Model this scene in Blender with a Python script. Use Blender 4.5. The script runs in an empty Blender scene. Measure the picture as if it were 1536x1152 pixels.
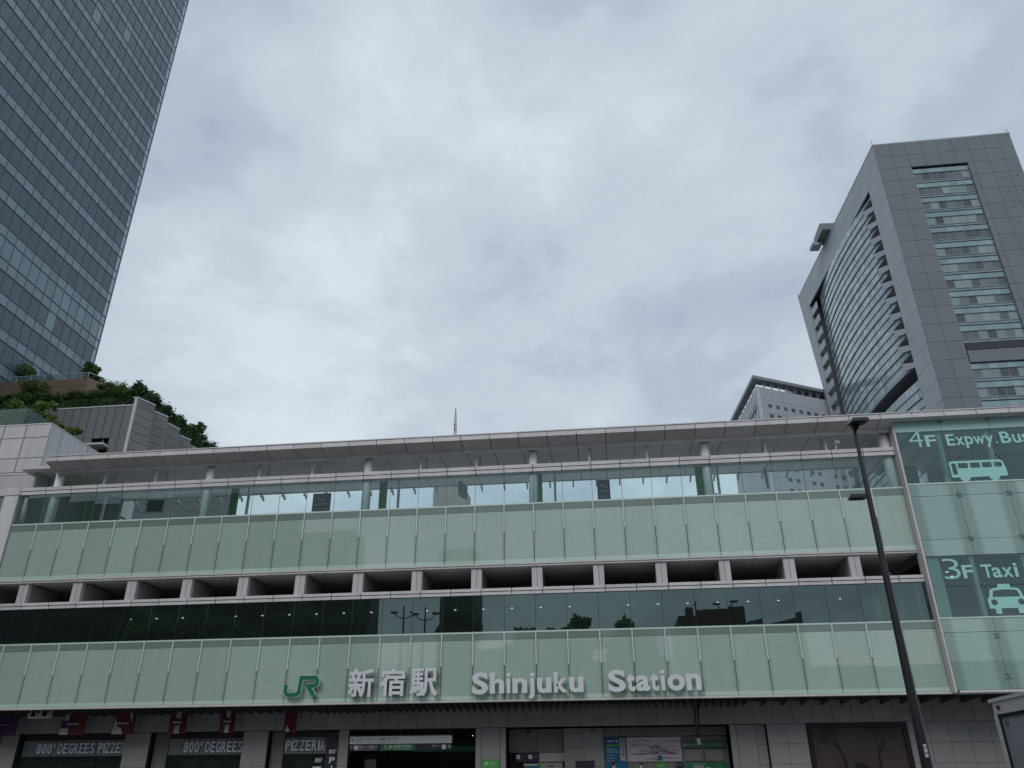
import bpy, bmesh, math, random
import numpy as np
from mathutils import Vector, Matrix
random.seed(7); rng = np.random.default_rng(7)
scn = bpy.context.scene
COL = scn.collection
# ------------------------------------------------------------------ camera
# World axes follow the station: +X along its front (to the right), +Y into the building, +Z up.
YAW, PITCH, ROLL = -.1135, .4675, -.0064
dr = Vector((math.cos(YAW), math.sin(YAW), 0)); nn = Vector((-math.sin(YAW), math.cos(YAW), 0))
_f = Vector((0, math.cos(PITCH), math.sin(PITCH))); _u = Vector((0, -math.sin(PITCH), math.cos(PITCH))); _r = Vector((1, 0, 0))
_R = _r*math.cos(ROLL) + _u*math.sin(ROLL); _U = -_r*math.sin(ROLL) + _u*math.cos(ROLL)
tl = lambda v: Vector((v.dot(dr), v.dot(nn), v.z))
cR, cU, cF = tl(_R), tl(_U), tl(_f)
CAM = Vector((5.324, -46.70, 1.6)); FPX = 1200.
cd = bpy.data.cameras.new('camera'); cam = bpy.data.objects.new('camera', cd); COL.objects.link(cam)
cd.sensor_width = 36; cd.lens = FPX/1536*36; cd.clip_start = .1; cd.clip_end = 6000
m = Matrix.Identity(4)
for i, c in enumerate((cR, cU, -cF)):
    for j in range(3): m[j][i] = c[j]
m.translation = CAM; cam.matrix_world = m; scn.camera = cam
def px(P):
    q = Vector(P)-CAM; d = q.dot(cF)
    if d <= 0: return (-9999, -9999)
    return 768+FPX*q.dot(cR)/d, 576-FPX*q.dot(cU)/d
# ------------------------------------------------------------------ overcast sky
W = bpy.data.worlds.new('World'); scn.world = W; W.use_nodes = True
nt = W.node_tree; nt.nodes.clear()
def N(nt, t, **k):
    n = nt.nodes.new(t)
    for a, b in k.items():
        if a.startswith('i_'): n.inputs[a[2:].replace('_', ' ')].default_value = b
        else: setattr(n, a, b)
    return n
def LK(nt, a, b): nt.links.new(a, b)
def MATH(nt, op, a, b=None, clamp=False):
    n = nt.nodes.new('ShaderNodeMath'); n.operation = op; n.use_clamp = clamp
    for i, v in enumerate((a, b)):
        if v is None: continue
        if isinstance(v, (int, float)): n.inputs[i].default_value = v
        else: nt.links.new(v, n.inputs[i])
    return n.outputs[0]
def RAMP(nt, fac, stops, interp='LINEAR'):
    n = nt.nodes.new('ShaderNodeValToRGB'); cr = n.color_ramp; cr.interpolation = interp
    while len(cr.elements) < len(stops): cr.elements.new(.5)
    for e, (p, c) in zip(cr.elements, stops): e.position = p; e.color = (*c, 1) if len(c) == 3 else c
    nt.links.new(fac, n.inputs[0]); return n.outputs[0]
tc = N(nt, 'ShaderNodeTexCoord'); sx = N(nt, 'ShaderNodeSeparateXYZ'); LK(nt, tc.outputs['Generated'], sx.inputs[0])
zz = MATH(nt, 'ADD', MATH(nt, 'MAXIMUM', sx.outputs[2], 0.0), .22)
cx = N(nt, 'ShaderNodeCombineXYZ'); LK(nt, MATH(nt, 'DIVIDE', sx.outputs[0], zz), cx.inputs[0]); LK(nt, MATH(nt, 'DIVIDE', sx.outputs[1], zz), cx.inputs[1])
cx.inputs[2].default_value = 3.7
n1 = N(nt, 'ShaderNodeTexNoise', i_Scale=1.05, i_Detail=5.0, i_Roughness=.5, i_Distortion=.5); LK(nt, cx.outputs[0], n1.inputs['Vector'])
n2 = N(nt, 'ShaderNodeTexNoise', i_Scale=3.6, i_Detail=6.0, i_Roughness=.58, i_Distortion=.15); LK(nt, cx.outputs[0], n2.inputs['Vector'])
cl = MATH(nt, 'ADD', MATH(nt, 'MULTIPLY', n1.outputs[0], .64), MATH(nt, 'MULTIPLY', n2.outputs[0], .36))
ccol = RAMP(nt, cl, [(.40, (.305, .355, .44)), (.47, (.375, .435, .52)), (.54, (.455, .52, .59)), (.64, (.57, .635, .685))], 'EASE')
sky = N(nt, 'ShaderNodeTexSky', sky_type='NISHITA', sun_disc=False)
SUN_EL, SUN_AZ = math.radians(36), math.radians(195)
sky.sun_elevation = SUN_EL; sky.sun_rotation = SUN_AZ
b1 = N(nt, 'ShaderNodeBackground', i_Strength=.06); LK(nt, sky.outputs[0], b1.inputs[0])
b2 = N(nt, 'ShaderNodeBackground', i_Strength=1.0); LK(nt, ccol, b2.inputs[0])
mx = N(nt, 'ShaderNodeMixShader', i_Fac=.95); LK(nt, b1.outputs[0], mx.inputs[1]); LK(nt, b2.outputs[0], mx.inputs[2])
wo = N(nt, 'ShaderNodeOutputWorld'); LK(nt, mx.outputs[0], wo.inputs[0])
sl = bpy.data.lights.new('sun', 'SUN'); sl.energy = .8; sl.angle = math.radians(28); sl.color = (1, .97, .93)
so = bpy.data.objects.new('sun', sl); COL.objects.link(so)
sd = Vector((math.sin(SUN_AZ)*math.cos(SUN_EL), math.cos(SUN_AZ)*math.cos(SUN_EL), math.sin(SUN_EL)))
so.rotation_euler = sd.to_track_quat('Z', 'Y').to_euler(); so.location = (0, -60, 120)
vs = scn.view_settings; vs.view_transform = 'Standard'; vs.look = 'None'; vs.exposure = .31; vs.gamma = 1; vs.use_curve_mapping = False
scn.cycles.use_denoising = True; scn.cycles.max_bounces = 8; scn.cycles.transparent_max_bounces = 16
scn.cycles.caustics_reflective = False; scn.cycles.caustics_refractive = False; scn.cycles.sample_clamp_indirect = 4
# ------------------------------------------------------------------ materials
M = {}
def new_mat(name):
    mt = bpy.data.materials.new(name); mt.use_nodes = True; t = mt.node_tree; t.nodes.clear()
    o = t.nodes.new('ShaderNodeOutputMaterial'); M[name] = mt; return mt, t, o
def solid(name, col, rough=.6, vary=.06, dirt=.12, scale=1.2, metal=0., spec=.4, streak=False, ior=None, bump=0.):
    """Plain surface: per-piece tone, soft dirt noise, optional rain streaks."""
    mt, t, o = new_mat(name); p = t.nodes.new('ShaderNodeBsdfPrincipled')
    oi = t.nodes.new('ShaderNodeObjectInfo'); g = t.nodes.new('ShaderNodeNewGeometry')
    mp = N(t, 'ShaderNodeMapping'); mp.inputs['Scale'].default_value = (1.6, 1.6, .22) if streak else (1, 1, 1)
    LK(t, g.outputs['Position'], mp.inputs[0])
    nz = N(t, 'ShaderNodeTexNoise', i_Scale=scale, i_Detail=6.0, i_Roughness=.6); LK(t, mp.outputs[0], nz.inputs['Vector'])
    k = MATH(t, 'ADD', MATH(t, 'MULTIPLY', MATH(t, 'SUBTRACT', oi.outputs['Random'], .5), 2*vary), MATH(t, 'MULTIPLY', MATH(t, 'SUBTRACT', nz.outputs[0], .55), 2*dirt))
    k = MATH(t, 'ADD', k, 1.0)
    hs = N(t, 'ShaderNodeMix', data_type='RGBA', blend_type='MULTIPLY'); hs.inputs[0].default_value = 1
    hs.inputs[6].default_value = (*col, 1); cc = N(t, 'ShaderNodeCombineColor')
    for i in range(3): LK(t, k, cc.inputs[i])
    LK(t, cc.outputs[0], hs.inputs[7]); LK(t, hs.outputs[2], p.inputs['Base Color'])
    p.inputs['Roughness'].default_value = rough; p.inputs['Metallic'].default_value = metal; p.inputs['Specular IOR Level'].default_value = spec
    if ior: p.inputs['IOR'].default_value = ior
    if bump:
        b = N(t, 'ShaderNodeBump', i_Strength=bump, i_Distance=.05); LK(t, nz.outputs[0], b.inputs['Height']); LK(t, b.outputs[0], p.inputs['Normal'])
    LK(t, p.outputs[0], o.inputs[0]); return mt
def glass(name, tint, ior=1.7, rough=0., wave=.0, gcol=(1, 1, 1), dust=.035):
    mt, t, o = new_mat(name)
    fr = N(t, 'ShaderNodeFresnel', i_IOR=ior); tr = N(t, 'ShaderNodeBsdfTransparent'); tr.inputs[0].default_value = (*tint, 1)
    gl = N(t, 'ShaderNodeBsdfGlossy', i_Roughness=rough); gl.inputs[0].default_value = (*gcol, 1)
    if wave:
        g = t.nodes.new('ShaderNodeNewGeometry'); nz = N(t, 'ShaderNodeTexNoise', i_Scale=.55, i_Detail=1.0); LK(t, g.outputs['Position'], nz.inputs['Vector'])
        b = N(t, 'ShaderNodeBump', i_Strength=wave, i_Distance=.05); LK(t, nz.outputs[0], b.inputs['Height']); LK(t, b.outputs[0], gl.inputs['Normal'])
    mx = t.nodes.new('ShaderNodeMixShader'); LK(t, fr.outputs[0], mx.inputs[0]); LK(t, tr.outputs[0], mx.inputs[1]); LK(t, gl.outputs[0], mx.inputs[2])
    df = N(t, 'ShaderNodeBsdfDiffuse'); df.inputs[0].default_value = (.42, .56, .53, 1); m2 = N(t, 'ShaderNodeMixShader', i_Fac=dust); LK(t, mx.outputs[0], m2.inputs[1]); LK(t, df.outputs[0], m2.inputs[2])
    LK(t, m2.outputs[0], o.inputs[0]); return mt
def fritted(name, ca, cb, pitch, edge, half, ior=1.78):
    """Printed glass: fine horizontal frit lines, a paler unprinted strip along the bottom edge."""
    mt, t, o = new_mat(name); p = t.nodes.new('ShaderNodeBsdfPrincipled')
    tcn = t.nodes.new('ShaderNodeTexCoord'); s = N(t, 'ShaderNodeSeparateXYZ'); LK(t, tcn.outputs['Object'], s.inputs[0])
    w = MATH(t, 'SINE', MATH(t, 'MULTIPLY', s.outputs[2], 2*math.pi/pitch))
    g = t.nodes.new('ShaderNodeNewGeometry'); mp = N(t, 'ShaderNodeMapping'); mp.inputs['Scale'].default_value = (2.2, 2.2, .3); LK(t, g.outputs['Position'], mp.inputs[0])
    nz = N(t, 'ShaderNodeTexNoise', i_Scale=1.0, i_Detail=7.0, i_Roughness=.65); LK(t, mp.outputs[0], nz.inputs['Vector'])
    oi = t.nodes.new('ShaderNodeObjectInfo')
    f = MATH(t, 'ADD', MATH(t, 'MULTIPLY', w, .5), .5)
    f = MATH(t, 'ADD', f, MATH(t, 'ADD', MATH(t, 'MULTIPLY', MATH(t, 'SUBTRACT', nz.outputs[0], .5), 1.1), MATH(t, 'MULTIPLY', MATH(t, 'SUBTRACT', oi.outputs['Random'], .5), .6)), clamp=True)
    c = RAMP(t, f, [(0, ca), (1, cb)])
    ex = MATH(t, 'MULTIPLY', MATH(t, 'MAXIMUM', MATH(t, 'SUBTRACT', MATH(t, 'ABSOLUTE', s.outputs[0]), .70), 0.), MATH(t, 'MULTIPLY', nz.outputs[0], 3.2))
    gm = N(t, 'ShaderNodeMix', data_type='RGBA'); LK(t, MATH(t, 'MINIMUM', ex, .4), gm.inputs[0]); LK(t, c, gm.inputs[6]); gm.inputs[7].default_value = (.10, .12, .10, 1); c = gm.outputs[2]
    lo = MATH(t, 'LESS_THAN', s.outputs[2], -half+edge)
    mxc = N(t, 'ShaderNodeMix', data_type='RGBA'); LK(t, lo, mxc.inputs[0]); LK(t, c, mxc.inputs[6]); mxc.inputs[7].default_value = (*[min(1, v*1.12+.02) for v in cb], 1)
    LK(t, mxc.outputs[2], p.inputs['Base Color']); p.inputs['Roughness'].default_value = .025; p.inputs['IOR'].default_value = ior
    LK(t, p.outputs[0], o.inputs[0]); return mt
def emis(name, col, st):
    mt, t, o = new_mat(name); e = N(t, 'ShaderNodeEmission', i_Strength=st); e.inputs[0].default_value = (*col, 1); LK(t, e.outputs[0], o.inputs[0]); return mt
def leafmat(name, a, b, scale=.8):
    mt, t, o = new_mat(name); p = t.nodes.new('ShaderNodeBsdfPrincipled'); g = t.nodes.new('ShaderNodeNewGeometry')
    n = N(t, 'ShaderNodeTexNoise', i_Scale=scale, i_Detail=3.0); LK(t, g.outputs['Position'], n.inputs['Vector'])
    n2 = N(t, 'ShaderNodeTexWhiteNoise'); sc = N(t, 'ShaderNodeVectorMath', operation='SCALE'); sc.inputs['Scale'].default_value = 3.0
    LK(t, g.outputs['Position'], sc.inputs[0]); fl = N(t, 'ShaderNodeVectorMath', operation='FLOOR'); LK(t, sc.outputs[0], fl.inputs[0]); LK(t, fl.outputs[0], n2.inputs['Vector'])
    f = MATH(t, 'ADD', MATH(t, 'MULTIPLY', MATH(t, 'SUBTRACT', n.outputs[0], .3), 1.6), MATH(t, 'MULTIPLY', MATH(t, 'SUBTRACT', n2.outputs[0], .5), .5), clamp=True)
    c = RAMP(t, f, [(0, a), (1, b)]); LK(t, c, p.inputs['Base Color']); p.inputs['Roughness'].default_value = .55; p.inputs['Specular IOR Level'].default_value = .3
    tr = t.nodes.new('ShaderNodeBsdfTranslucent'); LK(t, c, tr.inputs[0]); ms = N(t, 'ShaderNodeMixShader', i_Fac=.42); LK(t, p.outputs[0], ms.inputs[1]); LK(t, tr.outputs[0], ms.inputs[2])
    LK(t, ms.outputs[0], o.inputs[0]); return mt

solid('white_panel', (.60, .585, .585), .45, .07, .22, .9, streak=True)
solid('grey_panel', (.52, .505, .50), .5, .07, .2, .9, streak=True)
solid('soffit_panel', (.68, .67, .66), .55, .05, .10, .8)
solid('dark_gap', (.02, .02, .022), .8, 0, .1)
solid('concrete', (.36, .35, .35), .8, .05, .15, .7, bump=.15)
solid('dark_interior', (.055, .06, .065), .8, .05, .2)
solid('mid_interior', (.34, .37, .36), .7, .05, .2)
solid('wall_tile', (.25, .25, .25), .42, .07, .12, 1.1)
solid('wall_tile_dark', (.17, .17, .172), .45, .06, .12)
solid('fin_metal', (.62, .70, .67), .35, .04, .06)
solid('rail_green', (.55, .68, .62), .3, .03, .05)
solid('upstand', (.19, .25, .225), .06, .06, .1, spec=.6)
solid('column_white', (.84, .86, .85), .4, .03, .06)
solid('green_paint', (.05, .30, .10), .35, .03, .06)
solid('black_metal', (.022, .022, .025), .4, .05, .2)
solid('steel', (.45, .46, .47), .35, .03, .1, metal=.7)
solid('letter_white', (.66, .675, .70), .35, .02, .05)
solid('logo_green', (.004, .155, .065), .35, 0, .04)
solid('logo_edge', (.55, .68, .62), .35, 0, .04)
solid('sign_navy', (.018, .022, .035), .4, .02, .05)
solid('sign_green', (.02, .16, .06), .4, .02, .05)
solid('sign_lime', (.07, .30, .06), .4, .02, .05)
solid('sign_text', (.62, .63, .63), .4, .02, .05)
solid('sign_ink', (.03, .03, .035), .5, 0, .03)
solid('sign_blue', (.01, .055, .32), .35, .02, .05)
solid('sign_cyan', (.01, .13, .26), .35, .02, .05)
solid('map_white', (.50, .45, .48), .35, .02, .06)
solid('map_line', (.09, .07, .10), .5, .3, .05)
solid('pizza_panel', (.20, .21, .21), .4, .08, .1)
solid('pizza_letter', (.70, .70, .80), .35, .03, .05)
solid('banner_red', (.10, .011, .011), .7, .05, .1)
solid('banner_purple', (.045, .008, .055), .7, .05, .1)
solid('banner_white', (.30, .30, .30), .7, .05, .1)
solid('poster_base', (.065, .05, .045), .3, 0, .6, .5)
solid('poster_ink', (.006, .006, .009), .4, 0, .05)
solid('cream', (.42, .42, .36), .5, .03, .1)
solid('film', (.35, .68, .61), .35, .02, .05)
solid('frosted', (.40, .60, .555), .08, .03, .05, spec=.6)
solid('tower_dark', (.105, .15, .185), .06, .10, .10, .15, ior=1.55)
solid('tower_light', (.26, .36, .40), .08, .10, .08, .3, ior=1.5)
solid('tower_frame', (.16, .20, .235), .35, .04, .05)
solid('edge_glass', (.46, .58, .66), .1, .05, .05)
solid('slate_panel', (.165, .185, .20), .42, .05, .07, .15)
solid('granite_panel', (.36, .385, .41), .5, .05, .07, .15)
solid('teal_glass', (.25, .365, .38), .08, .16, .15, .3, ior=1.5)
solid('pane_dark', (.125, .155, .16), .06, .4, .2, .5)
solid('pane_blind', (.25, .335, .33), .12, .15, .2, .5)
solid('frame_light', (.27, .29, .30), .4, .04, .05)
solid('hotel_white', (.50, .52, .57), .6, .03, .06, .15)
solid('hotel_dark', (.12, .13, .16), .3, .3, .1)
solid('roof_grey', (.32, .34, .36), .5, .03, .1, .3)
solid('beige_wall', (.40, .38, .35), .7, .03, .08, .2)
solid('mast_red', (.38, .12, .11), .5, .02, .1)
solid('mast_white', (.55, .55, .55), .5, .02, .1)
solid('garden_metal', (.21, .21, .215), .5, .06, .12, .5, streak=True)
solid('garden_stone', (.24, .235, .23), .8, .05, .22, .45, bump=.2)
solid('coping', (.66, .66, .66), .5, .03, .1)
solid('brown_wall', (.27, .19, .14), .75, .06, .15, .6)
solid('asphalt', (.09, .09, .09), .9, 0, .25, 6, bump=.3)
solid('paving', (.40, .39, .38), .85, .06, .2, 3)
solid('city_ground', (.24, .235, .225), .9, 0, .25, .05)
solid('kerb', (.34, .33, .32), .8, .05, .15)
solid('road_paint', (.7, .7, .68), .7, 0, .15, 4)
solid('bark', (.09, .07, .05), .9, .05, .3, 6, bump=.4)
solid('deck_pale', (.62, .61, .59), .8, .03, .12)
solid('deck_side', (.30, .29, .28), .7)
solid('soil', (.06, .045, .03), .95, 0, .2)
solid('brick_red', (.13, .06, .045), .85, .05, .15, .6)
solid('block_dark', (.06, .065, .07), .7, .05, .15, .3)
solid('block_grey', (.16, .16, .16), .7, .05, .15, .3)
solid('block_window', (.03, .04, .045), .15, .3, .1)
solid('truck_white', (.62, .62, .63), .35, .03, .16, 2)
solid('truck_grey', (.30, .31, .34), .45, .03, .14, 2)
solid('rubber', (.02, .02, .02), .85, .03, .1)
solid('skin', (.45, .28, .20), .55, 0, .05)
solid('hair', (.012, .010, .010), .45, 0, .2, 20)
solid('coat_dark', (.03, .03, .04), .8, .1, .15)
solid('coat_grey', (.14, .14, .15), .8, .1, .15)
glass('glass_upper', (.90, .98, .965), 1.42, gcol=(.85, .95, .95), wave=.02)
glass('glass_lower', (.74, .84, .80), 1.85, gcol=(.74, .92, .93), wave=.03, dust=.02)
glass('glass_wing', (.88, .97, .95), 1.6, gcol=(.75, .96, .93), wave=.02, dust=.07)
glass('glass_fence', (.74, .90, .86), 1.6)
glass('glass_shop', (.6, .65, .65), 1.5)
fritted('frit_main', (.315, .415, .358), (.43, .552, .482), .105, .20, 1.58)
fritted('frit_wing', (.27, .41, .365), (.38, .545, .49), .105, .0, 1.6, 1.72)
emis('lamp_on', (1, .96, .9), 1.0)
leafmat('leaf_mid', (.09, .135, .04), (.27, .38, .12), .9)
leafmat('leaf_light', (.12, .18, .05), (.34, .45, .14), .9)
leafmat('leaf_hedge', (.045, .09, .035), (.14, .23, .08), 1.5)
def curtain(name):
    mt, t, o = new_mat(name); p = t.nodes.new('ShaderNodeBsdfPrincipled'); g = t.nodes.new('ShaderNodeNewGeometry'); s = N(t, 'ShaderNodeSeparateXYZ'); LK(t, g.outputs['Position'], s.inputs[0])
    cy = N(t, 'ShaderNodeCombineXYZ'); LK(t, MATH(t, 'FLOOR', MATH(t, 'DIVIDE', s.outputs[1], 1.55)), cy.inputs[1]); LK(t, MATH(t, 'FLOOR', MATH(t, 'DIVIDE', s.outputs[2], 2.05)), cy.inputs[2])
    w = N(t, 'ShaderNodeTexWhiteNoise'); LK(t, cy.outputs[0], w.inputs['Vector'])
    fr = MATH(t, 'FRACT', MATH(t, 'DIVIDE', s.outputs[1], 1.55)); ed = MATH(t, 'LESS_THAN', fr, .09)
    c = RAMP(t, w.outputs[0], [(0, (.27, .35, .37)), (.55, (.36, .46, .48)), (1, (.50, .61, .62))])
    mxc = N(t, 'ShaderNodeMix', data_type='RGBA'); LK(t, ed, mxc.inputs[0]); LK(t, c, mxc.inputs[6]); mxc.inputs[7].default_value = (.16, .19, .2, 1)
    LK(t, mxc.outputs[2], p.inputs['Base Color']); p.inputs['Roughness'].default_value = .08; p.inputs['IOR'].default_value = 1.6; LK(t, p.outputs[0], o.inputs[0])
curtain('curved_glass')
def frosty(name, col, f):
    mt, t, o = new_mat(name); p = N(t, 'ShaderNodeBsdfPrincipled', i_Roughness=.15); p.inputs['Base Color'].default_value = (*col, 1); tr = N(t, 'ShaderNodeBsdfTransparent'); tr.inputs[0].default_value = (.8, .93, .9, 1)
    ms = N(t, 'ShaderNodeMixShader', i_Fac=f); LK(t, tr.outputs[0], ms.inputs[1]); LK(t, p.outputs[0], ms.inputs[2]); LK(t, ms.outputs[0], o.inputs[0])
frosty('glass_terrace', (.34, .44, .42), .24)
# ------------------------------------------------------------------ builders
def link(o, parent):
    COL.objects.link(o)
    if parent: o.parent = parent
    return o
def ploc(parent):
    v = Vector((0, 0, 0))
    while parent: v += parent.location; parent = parent.parent
    return v
_bc = {}
FACES = [(0, 3, 2, 1), (4, 5, 6, 7), (0, 1, 5, 4), (1, 2, 6, 5), (2, 3, 7, 6), (3, 0, 4, 7)]
def box(name, x0, x1, y0, y1, z0, z1, mat, parent=None, rot=None):
    d = (round(x1-x0, 4), round(y1-y0, 4), round(z1-z0, 4)); key = (d, mat)
    me = _bc.get(key)
    if me is None:
        a, b, c = d[0]/2, d[1]/2, d[2]/2
        me = bpy.data.meshes.new(name); me.from_pydata([(-a, -b, -c), (a, -b, -c), (a, b, -c), (-a, b, -c), (-a, -b, c), (a, -b, c), (a, b, c), (-a, b, c)], [], FACES)
        me.materials.append(M[mat]); _bc[key] = me
    o = bpy.data.objects.new(name, me); o.location = Vector(((x0+x1)/2, (y0+y1)/2, (z0+z1)/2)) - ploc(parent)
    if rot: o.rotation_euler = rot
    return link(o, parent)
def mesh(name, v, f, mat, parent=None, smooth=False):
    """Mesh with world-space verts, origin moved to its parent's origin."""
    off = ploc(parent); me = bpy.data.meshes.new(name)
    me.from_pydata([tuple(Vector(p)-off) for p in v], [], f); me.materials.append(M[mat])
    if smooth:
        for p in me.polygons: p.use_smooth = True
    me.update(); return link(bpy.data.objects.new(name, me), parent)
class MB:
    def __init__(s): s.v = []; s.f = []
    def box(s, x0, x1, y0, y1, z0, z1):
        n = len(s.v); s.v += [(x0, y0, z0), (x1, y0, z0), (x1, y1, z0), (x0, y1, z0), (x0, y0, z1), (x1, y0, z1), (x1, y1, z1), (x0, y1, z1)]
        s.f += [tuple(n+i for i in q) for q in FACES]
    def tube(s, pts, rad, seg=10, cap=True):
        """tapered tube through pts"""
        n0 = len(s.v); P = [Vector(p) for p in pts]
        for i, p in enumerate(P):
            d = (P[min(i+1, len(P)-1)]-P[max(i-1, 0)]).normalized()
            a = d.orthogonal().normalized() if abs(d.z) > .9 or True else None
            ref = Vector((1, 0, 0)) if abs(d.x) < .9 else Vector((0, 1, 0))
            a = d.cross(ref).normalized(); b = d.cross(a)
            r = rad[i] if hasattr(rad, '__len__') else rad
            for k in range(seg):
                t = 2*math.pi*k/seg; s.v.append(tuple(p+a*r*math.cos(t)+b*r*math.sin(t)))
        for i in range(len(P)-1):
            for k in range(seg):
                a0 = n0+i*seg+k; a1 = n0+i*seg+(k+1) % seg; s.f.append((a0, a1, a1+seg, a0+seg))
        if cap: s.f.append(tuple(n0+k for k in range(seg))[::-1]); s.f.append(tuple(n0+(len(P)-1)*seg+k for k in range(seg)))
    def prism(s, poly, z0, z1):
        n = len(s.v); k = len(poly); s.v += [(x, y, z0) for x, y in poly]+[(x, y, z1) for x, y in poly]
        s.f.append(tuple(range(n+k-1, n-1, -1))); s.f.append(tuple(range(n+k, n+2*k)))
        for i in range(k): j = (i+1) % k; s.f.append((n+i, n+j, n+k+j, n+k+i))
    def slab(s, pts, d):
        """polygon (3-D pts) extruded by vector d"""
        n = len(s.v); k = len(pts); d = Vector(d); s.v += [tuple(p) for p in pts]+[tuple(Vector(p)+d) for p in pts]
        s.f.append(tuple(range(n, n+k))); s.f.append(tuple(range(n+2*k-1, n+k-1, -1)))
        for i in range(k): j = (i+1) % k; s.f.append((n+j, n+i, n+k+i, n+k+j))
    def build(s, name, mat, parent=None, smooth=False): return mesh(name, s.v, s.f, mat, parent, smooth)
def tag(o, label, cat, group=None, kind=None):
    if label: o['label'] = label
    if cat: o['category'] = cat
    if group: o['group'] = group
    if kind: o['kind'] = kind
    return o
def thing(name, label, cat, loc, group=None):
    o = bpy.data.objects.new(name, None); o.empty_display_size = .2; o.location = loc; COL.objects.link(o); return tag(o, label, cat, group)
def structure(o): o['kind'] = 'structure'; return o
def stuff(o): o['kind'] = 'stuff'; return o
def copy_tree(o, parent=None):
    c = o.copy(); COL.objects.link(c); c.parent = parent
    for ch in list(o.children): copy_tree(ch, c)
    return c
_tc = {}
def text_mesh(s, mat, depth=.05, bold=0., shear=0.):
    key = (s, mat, depth, bold, shear)
    if key in _tc: return _tc[key]
    cu = bpy.data.curves.new('lettering', 'FONT'); cu.body = s; cu.size = 1; cu.offset = bold; cu.extrude = .01; cu.resolution_u = 4; cu.shear = shear
    ob = bpy.data.objects.new('lettering', cu); COL.objects.link(ob); bpy.context.view_layer.update()
    me = bpy.data.meshes.new_from_object(ob.evaluated_get(bpy.context.evaluated_depsgraph_get())); bpy.data.objects.remove(ob); bpy.data.curves.remove(cu)
    n = len(me.vertices); a = np.empty(n*3); me.vertices.foreach_get('co', a); a = a.reshape(-1, 3)
    lo, hi = a.min(0), a.max(0); b = np.stack([(a[:, 0]-lo[0])/(hi[0]-lo[0]), -(a[:, 2]-lo[2])/(hi[2]-lo[2]), (a[:, 1]-lo[1])/(hi[1]-lo[1])], 1)
    me.vertices.foreach_set('co', b.ravel()); me.materials.clear(); me.materials.append(M[mat]); me.update(); _tc[key] = me; return me
_fc = {}
def fat_text(name, s, x0, x1, z0, z1, y, mat, parent, depth, d):
    """heavy lettering: nine shifted copies of the strokes, each a hair deeper than the last"""
    src = text_mesh(s, mat, depth); n = len(src.vertices); a = np.empty(n*3); src.vertices.foreach_get('co', a); a = a.reshape(-1, 3)
    vs, fs = [], []; fl_ = [tuple(p.vertices) for p in src.polygons]; sh = [(i, j) for i in (-1, 0, 1) for j in (-1, 0, 1)]
    for q, (i, j) in enumerate(sh):
        b = a.copy(); b[:, 0] = d+(1-2*d)*b[:, 0]+i*d; b[:, 2] = d+(1-2*d)*b[:, 2]+j*d; b[:, 1] = b[:, 1]*(1-.006*q)
        fs += [tuple(v+q*n for v in f) for f in fl_]; vs.append(b)
    me = bpy.data.meshes.new(name); me.from_pydata(np.concatenate(vs).tolist(), [], fs); me.materials.append(M[mat]); o = bpy.data.objects.new(name, me)
    o.location = Vector((x0, y, z0))-ploc(parent); o.scale = (x1-x0, depth, z1-z0); return link(o, parent)
def text(name, s, x0, x1, z0, z1, y, mat, parent=None, depth=.02, bold=0., shear=0.):
    """Lettering filling the box x0..x1 / z0..z1, its back on the plane y, facing the street."""
    me = text_mesh(s, mat, depth, bold, shear); o = bpy.data.objects.new(name, me)
    o.location = Vector((x0, y, z0))-ploc(parent); o.scale = (x1-x0, depth, z1-z0); return link(o, parent)
def leaves(n, pts, size, flat=.5):
    """numpy leaf quads around pts"""
    c = pts; k = len(c); nrm = rng.normal(size=(k, 3)); nrm[:, 2] += 1.1; r = rng.normal(size=(k, 3)); a = np.cross(nrm, r); a /= np.linalg.norm(a, axis=1)[:, None]
    b = np.cross(nrm, a); b /= np.linalg.norm(b, axis=1)[:, None]
    s = size*(.6+.8*rng.random(k))[:, None]; a = a*s; b = b*s*.6
    v = np.stack([c-a, c+b*.9-a*.1, c+a, c-b*.9-a*.1], 1).reshape(-1, 3); return v
def leaf_mesh(name, v, mat, parent=None):
    k = len(v)//4; me = bpy.data.meshes.new(name); off = np.array(ploc(parent)); me.vertices.add(len(v)); me.vertices.foreach_set('co', (v-off).ravel())
    me.loops.add(len(v)); me.loops.foreach_set('vertex_index', np.arange(len(v))); me.polygons.add(k); me.polygons.foreach_set('loop_start', np.arange(k)*4)
    me.update(calc_edges=True); me.materials.append(M[mat]); o = bpy.data.objects.new(name, me); return link(o, parent)
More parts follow.
